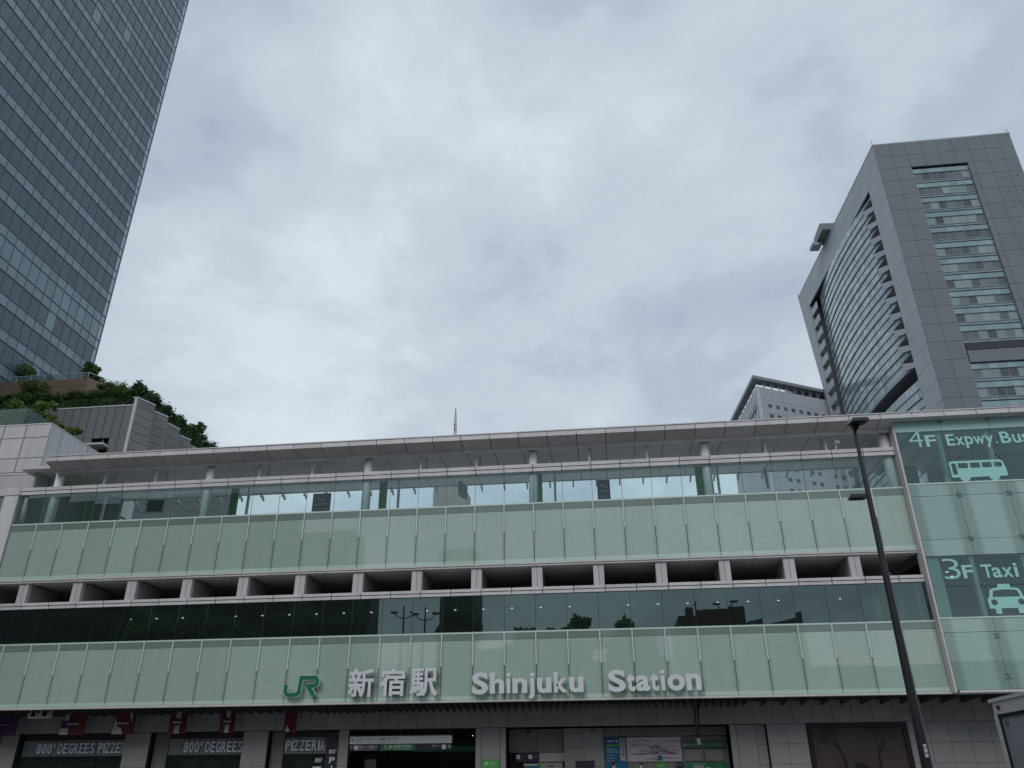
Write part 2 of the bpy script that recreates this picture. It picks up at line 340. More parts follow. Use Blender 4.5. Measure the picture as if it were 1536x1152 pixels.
def tree(name, label, base, h, r, mat='leaf_mid', n=2600, size=.16, group=None, trunk=.35, squash=.8):
    b = Vector(base); t = thing(name, label, 'tree', b, group); n = int(n*.72) if size < .3 else n
    mb = MB(); top = b+Vector((rng.normal()*.1*h*.2, rng.normal()*.1*h*.2, h*.72)); tr = max(.05, h*.028)
    mid = b.lerp(top, .5)+Vector((rng.normal()*.04*h, rng.normal()*.04*h, 0))
    mb.tube([b-Vector((0, 0, .1)), b.lerp(mid, .5), mid, top], [tr*1.3, tr, tr*.8, tr*.25], 7)
    cen = b+Vector((0, 0, h-(r*squash))); cl = []
    for i in range(22):
        d = rng.normal(size=3); d /= np.linalg.norm(d); q = rng.random()**.45*.82
        p = np.array(cen)+d*q*np.array([r, r, r*squash]); cl.append(p)
        if i < 11:
            s0 = b.lerp(top, .45+.5*rng.random()); mb.tube([s0, s0.lerp(Vector(p), .5)+Vector((0, 0, -.05*h)), Vector(p)], [tr*.45, tr*.3, tr*.1], 5)
    mb.build('trunk', 'bark', t, True)
    pts = []
    for p in cl:
        k = n//22; rr = r*(.14+.24*rng.random()); g = rng.normal(size=(k, 3)); g /= np.linalg.norm(g, axis=1)[:, None]; g *= (rng.random(k)**.4)[:, None]
        pts.append(p+g*rr*np.array([1, 1, .8]))
    leaf_mesh('crown', leaves(n, np.concatenate(pts), size), mat, t); return t
# ================================================================== ground
def sheet(name, pts, mat): return structure(mesh(name, pts, [tuple(range(len(pts)))], mat))
sheet('ground', [(-3000, -3000, -.06), (3000, -3000, -.06), (3000, 3000, -.06), (-3000, 3000, -.06)], 'city_ground')
rd = MB(); rd.v = [(-200, -42, 0), (200, -42, 0), (200, -40, .0), (-200, -40, 0), (200, -12, .68), (-200, -12, .68)]; rd.f = [(0, 1, 2, 3), (3, 2, 4, 5)]
structure(rd.build('road', 'asphalt'))
mk = MB()
for i in range(-20, 21):
    for yy in (-33.5, -19.5):
        z = (yy+40)/28*.68+.004; mk.v += [(i*9, yy, z), (i*9+5, yy, z), (i*9+5, yy+.15, z+.0036), (i*9, yy+.15, z+.0036)]; n = len(mk.v); mk.f.append((n-4, n-3, n-2, n-1))
structure(mk.build('road_markings', 'road_paint'))
structure(box('pavement', -200, 200, -11.8, 30, .2, .85, 'paving')); structure(box('kerb', -200, 200, -12, -11.8, .2, .83, 'kerb'))
structure(box('pavement', -200, 200, -70, -42.2, -.05, .12, 'paving')); structure(box('kerb', -200, 200, -42.2, -42, -.05, .11, 'kerb'))
structure(box('traffic_island', 9.5, 15.5, -28.2, -25.6, .2, .50, 'kerb'))
GZ = .85
# ================================================================== station building
st = thing('station_building', 'long glass fronted railway station with pale green panel bands, white ledges and overhanging roof', 'building', (-5, 0, GZ))
S0, PW = -29.33, 1.8
SL, SR = -32.93, 22.87
KS = range(-2, 29)
def pane_rot(a=.0016): return (random.gauss(0, a), 0, random.gauss(0, a))
for zb, zt, zmid in ((5.95, 9.56, 7.72), (13.49, 17.14, 15.36)):
    low = zb < 10; x_l = -45.5 if low else SL
    box('backing_wall', x_l, SR, .10, .30, zb-.02, zt-.12, 'dark_gap', st)
    for k in (range(-9, 29) if low else KS):
        s = S0+PW*k
        if low and k < -2 and abs(s+32.93-1.8) < .1: pass
        box('spandrel_panel', s+.016, s+PW-.016, 0, .03, zb, zb+3.16, 'frit_main', st, pane_rot())
        box('upstand_panel', s+.016, s+PW-.016, .004, .034, zb+3.175, zt-.085, 'upstand', st, pane_rot())
        if s > SL+.1 or low: box('mullion_fin', s-.028, s+.028, -.085, .03, zmid, zt, 'fin_metal', st)
    box('top_rail', x_l, SR, -.015, .06, zt-.08, zt+.01, 'rail_green', st)
    box('bottom_edge', x_l, SR, -.05, .30, zb-.115, zb-.015, 'white_panel', st)
# vision panes and slim joints
for zb, zt, mt, ks in ((9.58, 11.60, 'glass_lower', range(-9, 29)), (17.16, 19.10, 'glass_upper', KS)):
    for k in ks:
        s = S0+PW*k
        box('glass_pane', s+.012, s+PW-.012, .004, .018, zb, zt, mt, st, pane_rot(.0022))
        if s > SL+.1: box('pane_joint', s-.011, s+.011, .002, .02, zb, zt, 'black_metal', st)
# white ledges in two courses
for z0, z1, ks in ((11.63, 12.0, range(-9, 29)), (19.13, 19.61, KS)):
    h = (z1-z0)/2
    for k in ks:
        s = S0+PW*k+ (0.0 if z0 > 15 else .45)
        e = min(s+PW, SR)
        box('ledge_panel', s+.022, e-.022, -.08, .5, z0, z0+h-.02, 'white_panel', st)
        box('ledge_panel', s+.022, e-.022, -.12, .5, z0+h+.02, z1, 'white_panel', st)
    box('ledge_core', S0+PW*ks[0], SR, -.06, .48, z0+.02, z1-.02, 'dark_gap', st)
# open deck between the bands: paired piers, deep side walls, dark car deck
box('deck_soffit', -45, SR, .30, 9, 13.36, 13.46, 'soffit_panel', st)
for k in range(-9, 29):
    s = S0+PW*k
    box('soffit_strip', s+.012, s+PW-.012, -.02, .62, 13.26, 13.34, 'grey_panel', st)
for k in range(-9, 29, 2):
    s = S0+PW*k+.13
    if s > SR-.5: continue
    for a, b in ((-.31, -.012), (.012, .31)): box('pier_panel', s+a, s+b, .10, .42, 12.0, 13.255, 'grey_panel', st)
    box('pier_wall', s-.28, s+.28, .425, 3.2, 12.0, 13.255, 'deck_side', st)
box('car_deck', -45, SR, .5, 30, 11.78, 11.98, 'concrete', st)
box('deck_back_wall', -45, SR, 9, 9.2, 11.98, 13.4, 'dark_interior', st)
# third floor room behind the lower glass
box('room_ceiling', -45, SR, .06, 9, 11.62, 11.70, 'column_white', st)
box('room_back_wall', -45, SR, 8.8, 9, 6, 11.6, 'dark_interior', st)
box('room_floor', -45, SR, .35, 9, 7.3, 7.5, 'dark_interior', st)
for k in range(-6, 29):
    x = S0+PW*k+.0
    if k % 7 == 5: continue
    o = box('downlight', x-.055, x+.055, 3.82, 3.9, 11.59, 11.615, 'lamp_on', st)
for x in (20.3, 21.6): box('room_column', x, x+.35, 1.2, 1.7, 7.5, 11.6, 'mid_interior', st)
box('room_end_wall', 22.3, 22.5, .2, 8.8, 7.5, 11.6, 'mid_interior', st)
# fourth floor deck, columns, roof
box('upper_deck', -44, SR, .4, 32, 15.1, 15.5, 'deck_pale', st)
box('upper_deck_core', -44, SR, .32, 3, 13.5, 15.05, 'dark_interior', st)
def cyl(name, x, y, r, z0, z1, mat, parent, seg=20):
    mb = MB(); mb.tube([(x, y, z0), (x, y, z1)], r, seg); return mb.build(name, mat, parent, True)
def flat_sm(o):
    for p in o.data.polygons: p.use_smooth = len(p.vertices) == 4
    return o
cbase = flat_sm(cyl('column', -30.72, .42, .28, 15.5, 21.0, 'column_white', st))
gbase = flat_sm(cyl('green_column', -31.2, 4.9, .28, 15.5, 21.0, 'green_paint', st))
for i in range(1, 6):
    for o, dx in ((cbase, 0), (gbase, 0)):
        if o is gbase and i == 5: continue
        c = o.copy(); COL.objects.link(c); c.location = o.location+Vector(((10.66 if o is cbase else 10.8)*i, 0, 0))
for i in range(0, 16):
    x = -31.2+3.6*i
    if i % 3 == 0: continue
    box('post', x-.065, x+.065, .55, .70, 19.55, 21.0, 'column_white', st)
    box('post', x+.02, x+.15, 1.75, 1.90, 19.5, 21.0, 'column_white', st)
for i in range(5):
    x = -31.2+10.8*i+1.15; box('slim_post', x-.08, x+.08, 4.6, 4.76, 15.5, 21.0, 'column_white', st)
RL = -30.8
# flat soffit in panels, in-plane back edge, brackets
x = RL; k = 0
edges = [RL, -30.1]
while edges[-1] < 30.5: edges.append(edges[-1]+PW)
for a, b in zip(edges[:-1], edges[1:]):
    b2 = min(b, SR)
    if a < SR-.2:
        for y0, y1 in ((-.02, 2.3), (2.33, 4.65), (4.68, 7.0)): box('soffit_panel', a+.02, b2-.02, y0, y1, 21.0, 21.04, 'soffit_panel', st)
    # sloping eave panel, ledge strip, fascia
        box('eave_ledge', a+.02, b2-.02, -.16, -.04, 20.56, 20.74, 'white_panel', st)
        mb = MB(); mb.slab([(a+.02, -.16, 20.75), (b2-.02, -.16, 20.75), (b2-.02, -1.12, 20.99), (a+.02, -1.12, 20.99)], (0, .02, .05)); mb.build('eave_panel', 'grey_panel', st)
    box('fascia_panel', a+.02, b-.02, -1.24, -1.14, 20.98, 21.27, 'white_panel', st)
    box('roof_edge_cap', a+.004, b-.004, -1.29, -1.10, 21.285, 21.345, 'white_panel', st)
mb = MB(); mb.slab([(RL+.02, y, z) for y, z in ((-.05, 20.82), (-1.13, 21.08), (-1.13, 21.27), (7, 21.33), (7, 21.06), (-.05, 21.06))], (SR-.04-RL, 0, 0))
mb.build('roof_slab', 'dark_gap', st)
mb = MB(); mb.slab([(RL-.03, -.1, 20.58), (RL-.03, -1.2, 20.98), (RL-.03, -1.2, 21.27), (RL-.03, 7, 21.25), (RL-.03, 7, 20.99), (RL-.03, -.03, 20.99)], (.028, 0, 0)); mb.build('eave_end_panel', 'white_panel', st)
box('wing_roof', SR, 34, -1.12, 7, 21.0, 21.26, 'white_panel', st)
box('rear_wall', -45, 34, 12, 12.3, GZ, 11.7, 'dark_interior', st); box('side_wall', -45.3, -45.05, .4, 12, GZ, 11.7, 'dark_interior', st); box('side_wall', 34, 34.2, .0, 12, GZ, 21.1, 'dark_interior', st)
box('return_soffit', -33.5, RL-.04, .0, 7, 21.0, 21.04, 'soffit_panel', st); box('return_roof', -33.5, RL-.04, .02, 7, 21.05, 21.2, 'white_panel', st)
box('roof_back_fascia', RL, SR, 7.01, 7.1, 20.96, 21.3, 'grey_panel', st)
for i in range(34):
    x = -31+1.64*i
    if x > 22.5: break
    mb = MB(); mb.slab([(x, 7.11, 21.0), (x, 7.11, 20.78), (x, 7.42, 20.82), (x, 7.6, 20.66), (x, 7.72, 20.74), (x, 7.55, 21.0)], (.10, 0, 0)); mb.build('roof_bracket', 'grey_panel', st)
# end walls and pilaster
box('pilaster', -33.98, -32.96, -.12, .5, 5.85, 19.11, 'white_panel', st); box('pilaster_cap', -34.02, -32.90, -.17, .52, 19.13, 19.66, 'white_panel', st)
box('ledge_panel', -45, -34.04, -.10, .5, 19.13, 19.6, 'white_panel', st)
for k in range(-6, -2):
    box('side_glass', -33.99+PW*(k+2), -33.99+PW*(k+3)-.02, .02, .05, 13.5, 19.1, 'frit_main' if False else 'upstand', st)
for a, b in ((-.10, .3), (-.56, -.16)): box('end_frame', SR+.01, SR+.12, a, b, 5.84, 20.96, 'white_panel', st)
box('end_frame_core', SR+.03, SR+.11, -.54, .3, 5.86, 20.95, 'dark_gap', st)
box('end_wall', SR-.25, SR-.01, .32, 6, 19.6, 20.98, 'grey_panel', st)
box('end_column', 22.35, 22.6, .5, .75, 19.55, 21.0, 'column_white', st)
# left end room inside the upper glass
box('stair_core_wall', -32.7, -29.9, 6.5, 6.7, 15.5, 20.98, 'mid_interior', st); box('stair_core_wall', -32.8, -32.65, .6, 6.4, 15.5, 20.98, 'mid_interior', st)
box('stair_core_door', -31.2, -30.4, 6.4, 6.48, 15.5, 19.0, 'dark_interior', st)
# canopy underside with hanging blades
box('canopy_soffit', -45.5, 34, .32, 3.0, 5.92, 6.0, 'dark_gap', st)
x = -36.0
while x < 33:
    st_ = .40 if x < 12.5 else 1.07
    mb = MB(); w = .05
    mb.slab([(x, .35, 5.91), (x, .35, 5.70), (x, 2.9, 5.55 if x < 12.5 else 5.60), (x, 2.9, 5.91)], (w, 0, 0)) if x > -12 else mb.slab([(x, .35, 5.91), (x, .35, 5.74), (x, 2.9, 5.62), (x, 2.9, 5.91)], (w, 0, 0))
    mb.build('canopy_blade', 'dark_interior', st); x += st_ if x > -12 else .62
# street level: bulkhead course
x = -45.0+.38; BW = 1.07
while x < 34:
    box('bulkhead_panel', x+.01, x+BW-.01, 3.0, 3.08, 4.72, 5.9, 'wall_tile', st); x += BW
box('bulkhead_core', -45, 34, 3.10, 3.5, 4.76, 5.9, 'dark_gap', st)
def tiles(x0, x1, y, z0, z1, mat, w=1.07, h=1.03, zt=None):
    nx = max(1, round((x1-x0)/w)); wv = (x1-x0)/nx; z = z1
    while z > z0+.05:
        zb = max(z0, z-h)
        for i in range(nx): box('wall_panel', x0+i*wv+.008, x0+(i+1)*wv-.008, y, y+.05, zb+.008, z-.008, mat, st)
        z = zb
    box('wall_core', x0+.01, x1-.01, y+.055, y+.4, z0, z1-.01, 'dark_gap', st)
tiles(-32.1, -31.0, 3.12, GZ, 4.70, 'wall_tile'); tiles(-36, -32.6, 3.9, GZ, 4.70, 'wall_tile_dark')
for a, b, c in ((-24.05, -22.46, -21.5), (-16.6, -15.06, -14.25)):
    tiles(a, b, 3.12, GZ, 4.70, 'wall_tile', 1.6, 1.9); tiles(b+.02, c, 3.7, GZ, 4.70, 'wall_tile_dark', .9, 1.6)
tiles(-10.72, -10.12, 3.12, GZ, 4.70, 'wall_tile', .6, 1.9)
tiles(-2.60, -2.28, 3.12, GZ, 4.70, 'wall_tile', .4, 4); tiles(-2.27, -1.19, 3.10, GZ, 4.70, 'wall_tile', 1.1, 4); tiles(-1.18, -.84, 3.12, GZ, 4.70, 'wall_tile', .4, 4)
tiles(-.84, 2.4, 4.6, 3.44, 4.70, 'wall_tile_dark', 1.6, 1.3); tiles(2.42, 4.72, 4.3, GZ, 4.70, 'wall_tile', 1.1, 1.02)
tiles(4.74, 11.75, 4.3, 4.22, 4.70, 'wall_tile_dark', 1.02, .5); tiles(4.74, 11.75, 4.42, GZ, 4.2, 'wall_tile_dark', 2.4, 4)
box('niche_wall', -.84, 2.4, 5.2, 5.3, GZ, 3.4, 'dark_interior', st)
box('cream_panel', .9, 2.4, 4.62, 4.68, 2.95, 3.42, 'cream', st)
tiles(11.78, 12.14, 3.12, GZ, 4.70, 'wall_tile', .4, 1.02); tiles(12.15, 13.2, 3.2, GZ, 4.70, 'wall_tile', 1.1, 4); tiles(13.21, 13.75, 3.3, GZ, 4.7, 'wall_tile', .6, 1.02)
tiles(13.8, 15.93, 3.02, GZ, 4.71, 'wall_tile'); tiles(21.3, 34, 3.02, GZ, 4.71, 'wall_tile'); tiles(15.94, 21.29, 3.16, GZ, 2.2, 'wall_tile')
# entrance hall interior
box('hall_back_wall', -31, -2.6, 11, 11.2, GZ, 4.7, 'dark_interior', st); box('hall_ceiling', -31, -2.6, 3.6, 11, 4.72, 4.75, 'dark_interior', st)
for i in range(24): 
    x = -10+.31*i; box('ceiling_slat', x, x+.06, 3.7, 10.8, 4.60, 4.70, 'dark_gap', st)
for x, y, w in ((-9.2, 7.5, .5), (-7.6, 8.2, .5), (-5.4, 7.2, .5), (-3.6, 8, .4)): box('hall_downlight', x, x+.05, y, y+.12, 4.56, 4.59, 'lamp_on', st)
# shop fronts: dark glazing with a framed sign field
for a, b in ((-30.95, -24.1), (-21.45, -16.65), (-14.2, -11.55)):
    box('shop_interior', a, b, 5.2, 5.3, GZ, 4.7, 'dark_interior', st)
    n = max(2, round((b-a)/.92)); w = (b-a)/n
    for i in range(n):
        box('shop_sign_panel', a+i*w+.015, a+(i+1)*w-.015, 3.66, 3.70, 3.48, 4.36, 'pizza_panel', st)
        box('shop_pane', a+i*w+.02, a+(i+1)*w-.02, 3.60, 3.62, GZ+.1, 3.42, 'glass_shop', st)
    box('shop_frame', a, b, 3.55, 3.75, 3.42, 3.47, 'black_metal', st); box('shop_frame', a, b, 3.55, 3.75, 4.37, 4.70, 'black_metal', st)
    for i in range(n+1): box('shop_frame', a+i*w-.02, a+i*w+.02, 3.57, 3.65, GZ, 3.42, 'black_metal', st)
    for i in range(int((b-a)/1.3)): box('shop_shelf', a+.5+i*1.3, a+1.5+i*1.3, 4.8, 5.1, 2.6+.12*(i % 3), 3.2, 'mid_interior', st)
# ================================================================== glazed end wing
wg = thing('glass_wing', 'teal point-fixed glass wing at the right end with floor and transport signs', 'building', (27, 0, GZ))
WX = [23.0, 25.62, 28.32, 31.02, 33.7]
WY = -.55
rows = [(20.32, 20.98, 'frosted'), (18.60, 20.30, 'glass_wing'), (17.12, 18.58, 'glass_wing'), (16.34, 17.02, 'frit_wing'), (13.82, 16.32, 'frit_wing'), (12.90, 13.80, 'frit_wing'), (11.22, 12.88, 'glass_wing'), (9.62, 11.20, 'glass_wing'), (8.82, 9.50, 'frit_wing'), (5.95, 8.80, 'frit_wing')]
for a, b in zip(WX[:-1], WX[1:]):
    for z0, z1, mt in rows: box('glass_panel', a+.010, b-.010, WY, WY+.02, z0, z1, mt, wg, pane_rot())
    for z in (17.03, 9.51): box('transom', a, b, WY-.03, WY+.10, z, z+.085, 'rail_green', wg)
for z0, z1 in ((12.95, 17.0), (5.95, 9.5), (20.34, 20.97)): box('wing_backing', 23.0, 33.7, WY+.06, WY+.3, z0, z1, 'dark_gap', wg)
box('bottom_edge', 23.1, 34, WY-.04, .3, 5.83, 5.935, 'white_panel', wg)
for xx in WX[1:-1]:
    for z0, z1 in ((17.12, 20.30), (9.62, 12.88)): box('glass_rib', xx-.28, xx-.05, WY+.25, WY+.62, z0, z1, 'frosted', wg)
    for z in (20.95, 18.59, 16.33, 13.81, 11.21, 8.6, 6.6):
        mb = MB()
        for sx_, sz_ in ((-1, -1), (1, -1), (-1, 1), (1, 1)):
            mb.tube([(xx, WY-.03, z), (xx+sx_*.11, WY-.03, z+sz_*.11)], .018, 6); mb.tube([(xx+sx_*.11, WY-.06, z+sz_*.11), (xx+sx_*.11, WY+.03, z+sz_*.11)], .035, 8)
        mb.build('spider_fitting', 'tower_frame', wg)
box('end_rib', 23.12, 23.75, WY+.25, WY+.4, 9.6, 12.88, 'frosted', wg)
for z0, z1 in ((17.0, 20.6), (9.5, 12.95)):
    box('wing_back_wall', 23.1, 34, 7.0, 7.2, z0, z1, 'mid_interior' if z0 > 15 else 'dark_interior', wg) if z0 < 15 else box('wing_back_wall', 27.3, 34, 7.0, 7.2, z0, z1, 'mid_interior', wg)
    box('wing_ceiling', 23.1, 34, .1, 7, z1-.08, z1, 'soffit_panel' if z0 > 15 else 'dark_interior', wg); box('wing_floor', 23.1, 34, .1, 7, z0-1.4, z0-1.2, 'dark_interior', wg)
for x, y in ((24.2, 3.6), (25.4, 3.2), (26.1, 4.4)): box('wing_downlight', x, x+.14, y, y+.1, 12.84, 12.87, 'lamp_on', wg)
for i in range(7): box('ceiling_beam', 24+i*1.4, 24.25+i*1.4, .2, 6.9, 20.3, 20.52, 'mid_interior', wg)
# lettering and pictograms: translucent film on the inside of the glass
fy = WY-.028
def flatpoly(name, loops, mat, parent, y, t=.006, holes=None):
    """flat plate in the x/z plane; holes are cut"""
    bm = bmesh.new()
    def loop(pts):
        vs = [bm.verts.new((a, y, b)) for a, b in pts]; return [bm.edges.new((vs[i], vs[(i+1) % len(vs)])) for i in range(len(vs))]
    ed = []
    for l in loops: ed += loop(l)
    for h in holes or []: ed += loop(h)
    bmesh.ops.triangle_fill(bm, use_beauty=True, use_dissolve=False, edges=ed)
    for f in bm.faces:
        if f.normal.y > 0: f.normal_flip()
    r = bmesh.ops.extrude_face_region(bm, geom=bm.faces[:]); vs = [e for e in r['geom'] if isinstance(e, bmesh.types.BMVert)]
    bmesh.ops.translate(bm, verts=vs, vec=(0, t, 0)); bmesh.ops.recalc_face_normals(bm, faces=bm.faces)
    off = ploc(parent); bmesh.ops.translate(bm, verts=bm.verts, vec=-off)
    me = bpy.data.meshes.new(name); bm.to_mesh(me); bm.free(); me.materials.append(M[mat]); return link(bpy.data.objects.new(name, me), parent)
def circ(x, z, r, n=20, rz=None): return [(x+r*math.cos(2*math.pi*i/n), z+(rz or r)*math.sin(2*math.pi*i/n)) for i in range(n)]
def rrect(x0, x1, z0, z1, r, n=5):
    o = []
    for cx_, cz_, a0 in ((x1-r, z0+r, -90), (x1-r, z1-r, 0), (x0+r, z1-r, 90), (x0+r, z0+r, 180)):
        for i in range(n+1): a = math.radians(a0+90*i/n); o.append((cx_+r*math.cos(a), cz_+r*math.sin(a)))
    return o
fs = thing('bus_floor_sign', 'turquoise lettering reading 4F Expwy. Bus on the wing glass', 'sign', (25, fy, 19.3))
for s_, a, b, z0, z1, bo in (('4', 23.62, 24.42, 19.33, 20.40, -.012), ('F', 24.55, 25.16, 19.33, 20.06, .02), ('E', 25.72, 26.18, 19.33, 20.06, .02), ('x', 26.22, 26.70, 19.33, 19.86, .02), ('p', 26.75, 27.20, 19.12, 19.87, .02), ('w', 27.22, 27.85, 19.33, 19.86, .02), ('y', 27.86, 28.34, 19.12, 19.86, .02), ('.', 28.42, 28.54, 19.33, 19.45, .02), ('B', 28.72, 29.30, 19.33, 20.06, .02), ('u', 29.38, 29.84, 19.32, 19.86, .02), ('s', 29.90, 30.36, 19.32, 19.87, .02)):
    text('letter', s_, a, b, z0, z1, fy+.01, 'film', fs, .008, bo)
fs = thing('taxi_floor_sign', 'turquoise lettering reading 3F Taxi on the wing glass', 'sign', (25, fy, 11.6))
for s_, a, b, z0, z1, bo in (('3', 23.75, 24.62, 11.60, 12.72, -.012), ('F', 24.72, 25.30, 11.62, 12.34, .02), ('T', 25.72, 26.28, 11.62, 12.34, .02), ('a', 26.24, 26.74, 11.61, 12.16, .02), ('x', 26.76, 27.30, 11.62, 12.15, .02), ('i', 27.38, 27.58, 11.62, 12.38, .02)):
    text('letter', s_, a, b, z0, z1, fy+.01, 'film', fs, .008, bo)
bs = thing('bus_pictogram', 'turquoise bus pictogram below the Expwy. Bus lettering', 'sign', (27, fy, 17.1))
bx0, bx1, bz0, bz1 = 25.50, 28.55, 17.36, 18.36
out = [(bx0, bz0), (bx0+.42, bz0)]+[(bx0+.70+.28*math.cos(a), bz0-.02+.24*math.sin(a)) for a in [math.pi+math.pi*i/8 for i in range(9)]]+[(bx0+2.0, bz0)]+[(bx0+2.3+.28*math.cos(a), bz0-.02+.24*math.sin(a)) for a in [math.pi+math.pi*i/8 for i in range(9)]]+[(bx1, bz0), (bx1, bz0+.45), (bx1-.10, bz1-.1), (bx1-.22, bz1), (bx0+.12, bz1), (bx0, bz1-.12)]
flatpoly('bus_outline', [out], 'film', bs, fy, holes=[rrect(bx0+.12, bx0+.36, bz0+.18, bz1-.14, .04), rrect(bx0+.48, bx0+1.02, bz0+.55, bz1-.14, .04), rrect(bx0+1.14, bx0+1.68, bz0+.55, bz1-.14, .04), rrect(bx0+1.80, bx0+2.32, bz0+.55, bz1-.14, .04), rrect(bx0+2.44, bx0+2.86, bz0+.55, bz1-.16, .06)])
ts = thing('taxi_pictogram', 'turquoise front-view taxi pictogram below the Taxi lettering', 'sign', (26.5, fy, 9.7))
tx = 26.62
out = [(tx-.98, 9.98), (tx-.72, 9.98), (tx-.72, 9.70), (tx-.42, 9.70), (tx-.42, 9.98), (tx+.42, 9.98), (tx+.42, 9.70), (tx+.72, 9.70), (tx+.72, 9.98), (tx+.98, 9.98), (tx+1.0, 10.45), (tx+.86, 10.62), (tx+.76, 10.98), (tx+.52, 11.06), (tx+.34, 11.06), (tx+.30, 11.26), (tx-.30, 11.26), (tx-.34, 11.06), (tx-.52, 11.06), (tx-.76, 10.98), (tx-.86, 10.62), (tx-1.0, 10.45)]
flatpoly('taxi_outline', [out], 'film', ts, fy, holes=[[(tx-.70, 10.58), (tx+.70, 10.58), (tx+.60, 10.92), (tx, 10.97), (tx-.60, 10.92)], circ(tx-.68, 10.30, .16), circ(tx+.68, 10.30, .16)])
# ================================================================== station name and logo
LY = -.28
sg = thing('station_name_sign', 'large white letters reading Shinjuku Station on the lower green band', 'sign', (4, LY, 6.2))
def cap(parent, s_, a, b, z0, z1, bo, fat=.0):
    o = text('letter', s_, a, b, z0, z1, LY, 'letter_white', parent, .17, bo)
    for xx in (a+(b-a)*.3, a+(b-a)*.7): pass
    return o
for s_, a, b, z0, z1 in (('S', -2.28, -1.38, 6.18, 7.33), ('h', -1.28, -.49, 6.21, 7.30), ('i', -.36, -.14, 6.21, 7.28), ('n', -.03, .78, 6.21, 7.0), ('j', .82, 1.19, 5.90, 7.26), ('u', 1.32, 2.11, 6.20, 6.98), ('k', 2.25, 2.98, 6.21, 7.27), ('u', 3.08, 3.85, 6.20, 7.0),
                         ('S', 5.19, 6.13, 6.18, 7.31), ('t', 6.19, 6.63, 6.20, 7.15), ('a', 6.67, 7.42, 6.20, 7.01), ('t', 7.45, 7.89, 6.20, 7.15), ('i', 8.01, 8.24, 6.21, 7.27), ('o', 8.36, 9.26, 6.19, 7.03), ('n', 9.36, 10.13, 6.20, 7.04)):
    cap(sg, s_, a, b, z0, z1, .018 if s_ in 'ij' else .034)
kj = thing('station_kanji_sign', 'three large white kanji characters spelling the station name beside the green logo', 'sign', (-6.8, LY, 6.2))
for s_, a, b, z0, z1 in (('新', -9.28, -7.82, 6.16, 7.66), ('宿', -7.47, -6.05, 6.17, 7.64), ('駅', -5.73, -4.22, 6.16, 7.61)): fat_text('letter', s_, a, b, z0, z1, LY, 'letter_white', kj, .17, .021)
def ribbon(pts, w):
    """outline of a thick mitred open polyline (x,z)"""
    P = [Vector(p) for p in pts]; L_, R_ = [], []
    for i, p in enumerate(P):
        d0 = (P[i]-P[i-1]).normalized() if i else (P[1]-P[0]).normalized(); d1 = (P[i+1]-P[i]).normalized() if i < len(P)-1 else d0
        n0 = Vector((-d0.y, d0.x)); n1 = Vector((-d1.y, d1.x)); mm = (n0+n1).normalized(); k = w/max(.35, mm.dot(n0)); L_.append(p+mm*k); R_.append(p-mm*k)
    return [tuple(v) for v in L_]+[tuple(v) for v in reversed(R_)]
jx = lambda x: -13.08+(x-125)*.00668; jz = lambda y: 6.22+(360-y)*.00627
def logo_paths():
    a = [(146, 255), (146, 300)]+[(146+34-34*math.cos(t), 306+34*math.sin(t)) for t in [math.pi/2*i/5 for i in range(1, 6)]]
    a += [(205, 340)]+[(228+38*math.sin(t), 302+38*math.cos(t)) for t in [math.pi/2*i/5 for i in range(1, 6)]]+[(274, 196), (392, 196)]
    a += [(392+26*math.sin(t), 230-34*math.cos(t)) for t in [math.pi*i/8 for i in range(1, 8)]]+[(392, 264), (330, 264)]
    b = [(336, 262), (398, 352)]
    return a, b
lg = thing('railway_logo', 'green JR logo with pale outline on the lower green band', 'sign', (-12, LY, 6.2))
pa, pb = logo_paths(); cv = lambda P: [(jx(x)+.0, jz(y)) for x, y in P]
for nm, wa, y, t, mt in (('logo_edge', .132, LY-.10, .10, 'logo_edge'), ('logo_face', .104, LY-.13, .028, 'logo_green')):
    ra = ribbon(cv(pa), wa); rb = ribbon(cv(pb), wa*1.15)
    mb = MB(); n = len(cv(pa))
    for dy_, R_ in ((0, ra), (.004, rb)):
        k = len(R_)//2
        for i in range(k-1):
            q = [R_[i], R_[i+1], R_[2*k-2-i], R_[2*k-1-i]]; mb.slab([(x, y-dy_, z) for x, z in q], (0, t, 0))
    mb.build(nm, mt, lg)
# ================================================================== signs and fittings at street level
def shop_sign(label, txt_, a, b, z0, z1, y=3.60):
    t = thing('restaurant_sign', label, 'sign', (a, y, z0)); W_ = b-a
    tot = sum(.5 if c in ' °' else .32 if c == 'I' else 1 for c in txt_); x = a
    for c in txt_:
        w = W_/tot*(.5 if c in ' °' else .32 if c == 'I' else 1)
        if c != ' ': text('letter', c, x, x+w*.80, z0 if c != '°' else z0+(z1-z0)*.62, z1, y, 'pizza_letter', t, .05, .012)
        x += w
shop_sign('pale 800° DEGREES PIZZERIA lettering, its end hidden behind the pillar', '800° DEGREES PIZZERIA', -29.95, -23.62, 3.62, 4.20)
shop_sign('pale 800° DEGREES lettering between two wall pillars', '800° DEGREES', -20.45, -16.7, 3.60, 4.20)
shop_sign('pale PIZZERIA lettering over the narrow shop window', 'PIZZERIA', -14.1, -11.6, 3.64, 4.20)
t = thing('restaurant_totem', 'dark vertical sign with 800° and white PIZZA letters beside the entrance', 'sign', (-11.1, 3.3, GZ))
box('board', -11.5, -10.74, 3.3, 3.42, GZ, 4.62, 'sign_navy', t); text('letter', '800°', -11.32, -10.86, 3.45, 3.68, 3.30, 'sign_text', t, .012, .02)
for c, z in (('P', 2.95), ('I', 2.5), ('Z', 2.05), ('Z', 1.6), ('A', 1.15)): text('letter', c, -11.26 if c != 'I' else -11.11, -10.93 if c != 'I' else -11.04, z, z+.32, 3.30, 'sign_text', t, .012, .02)
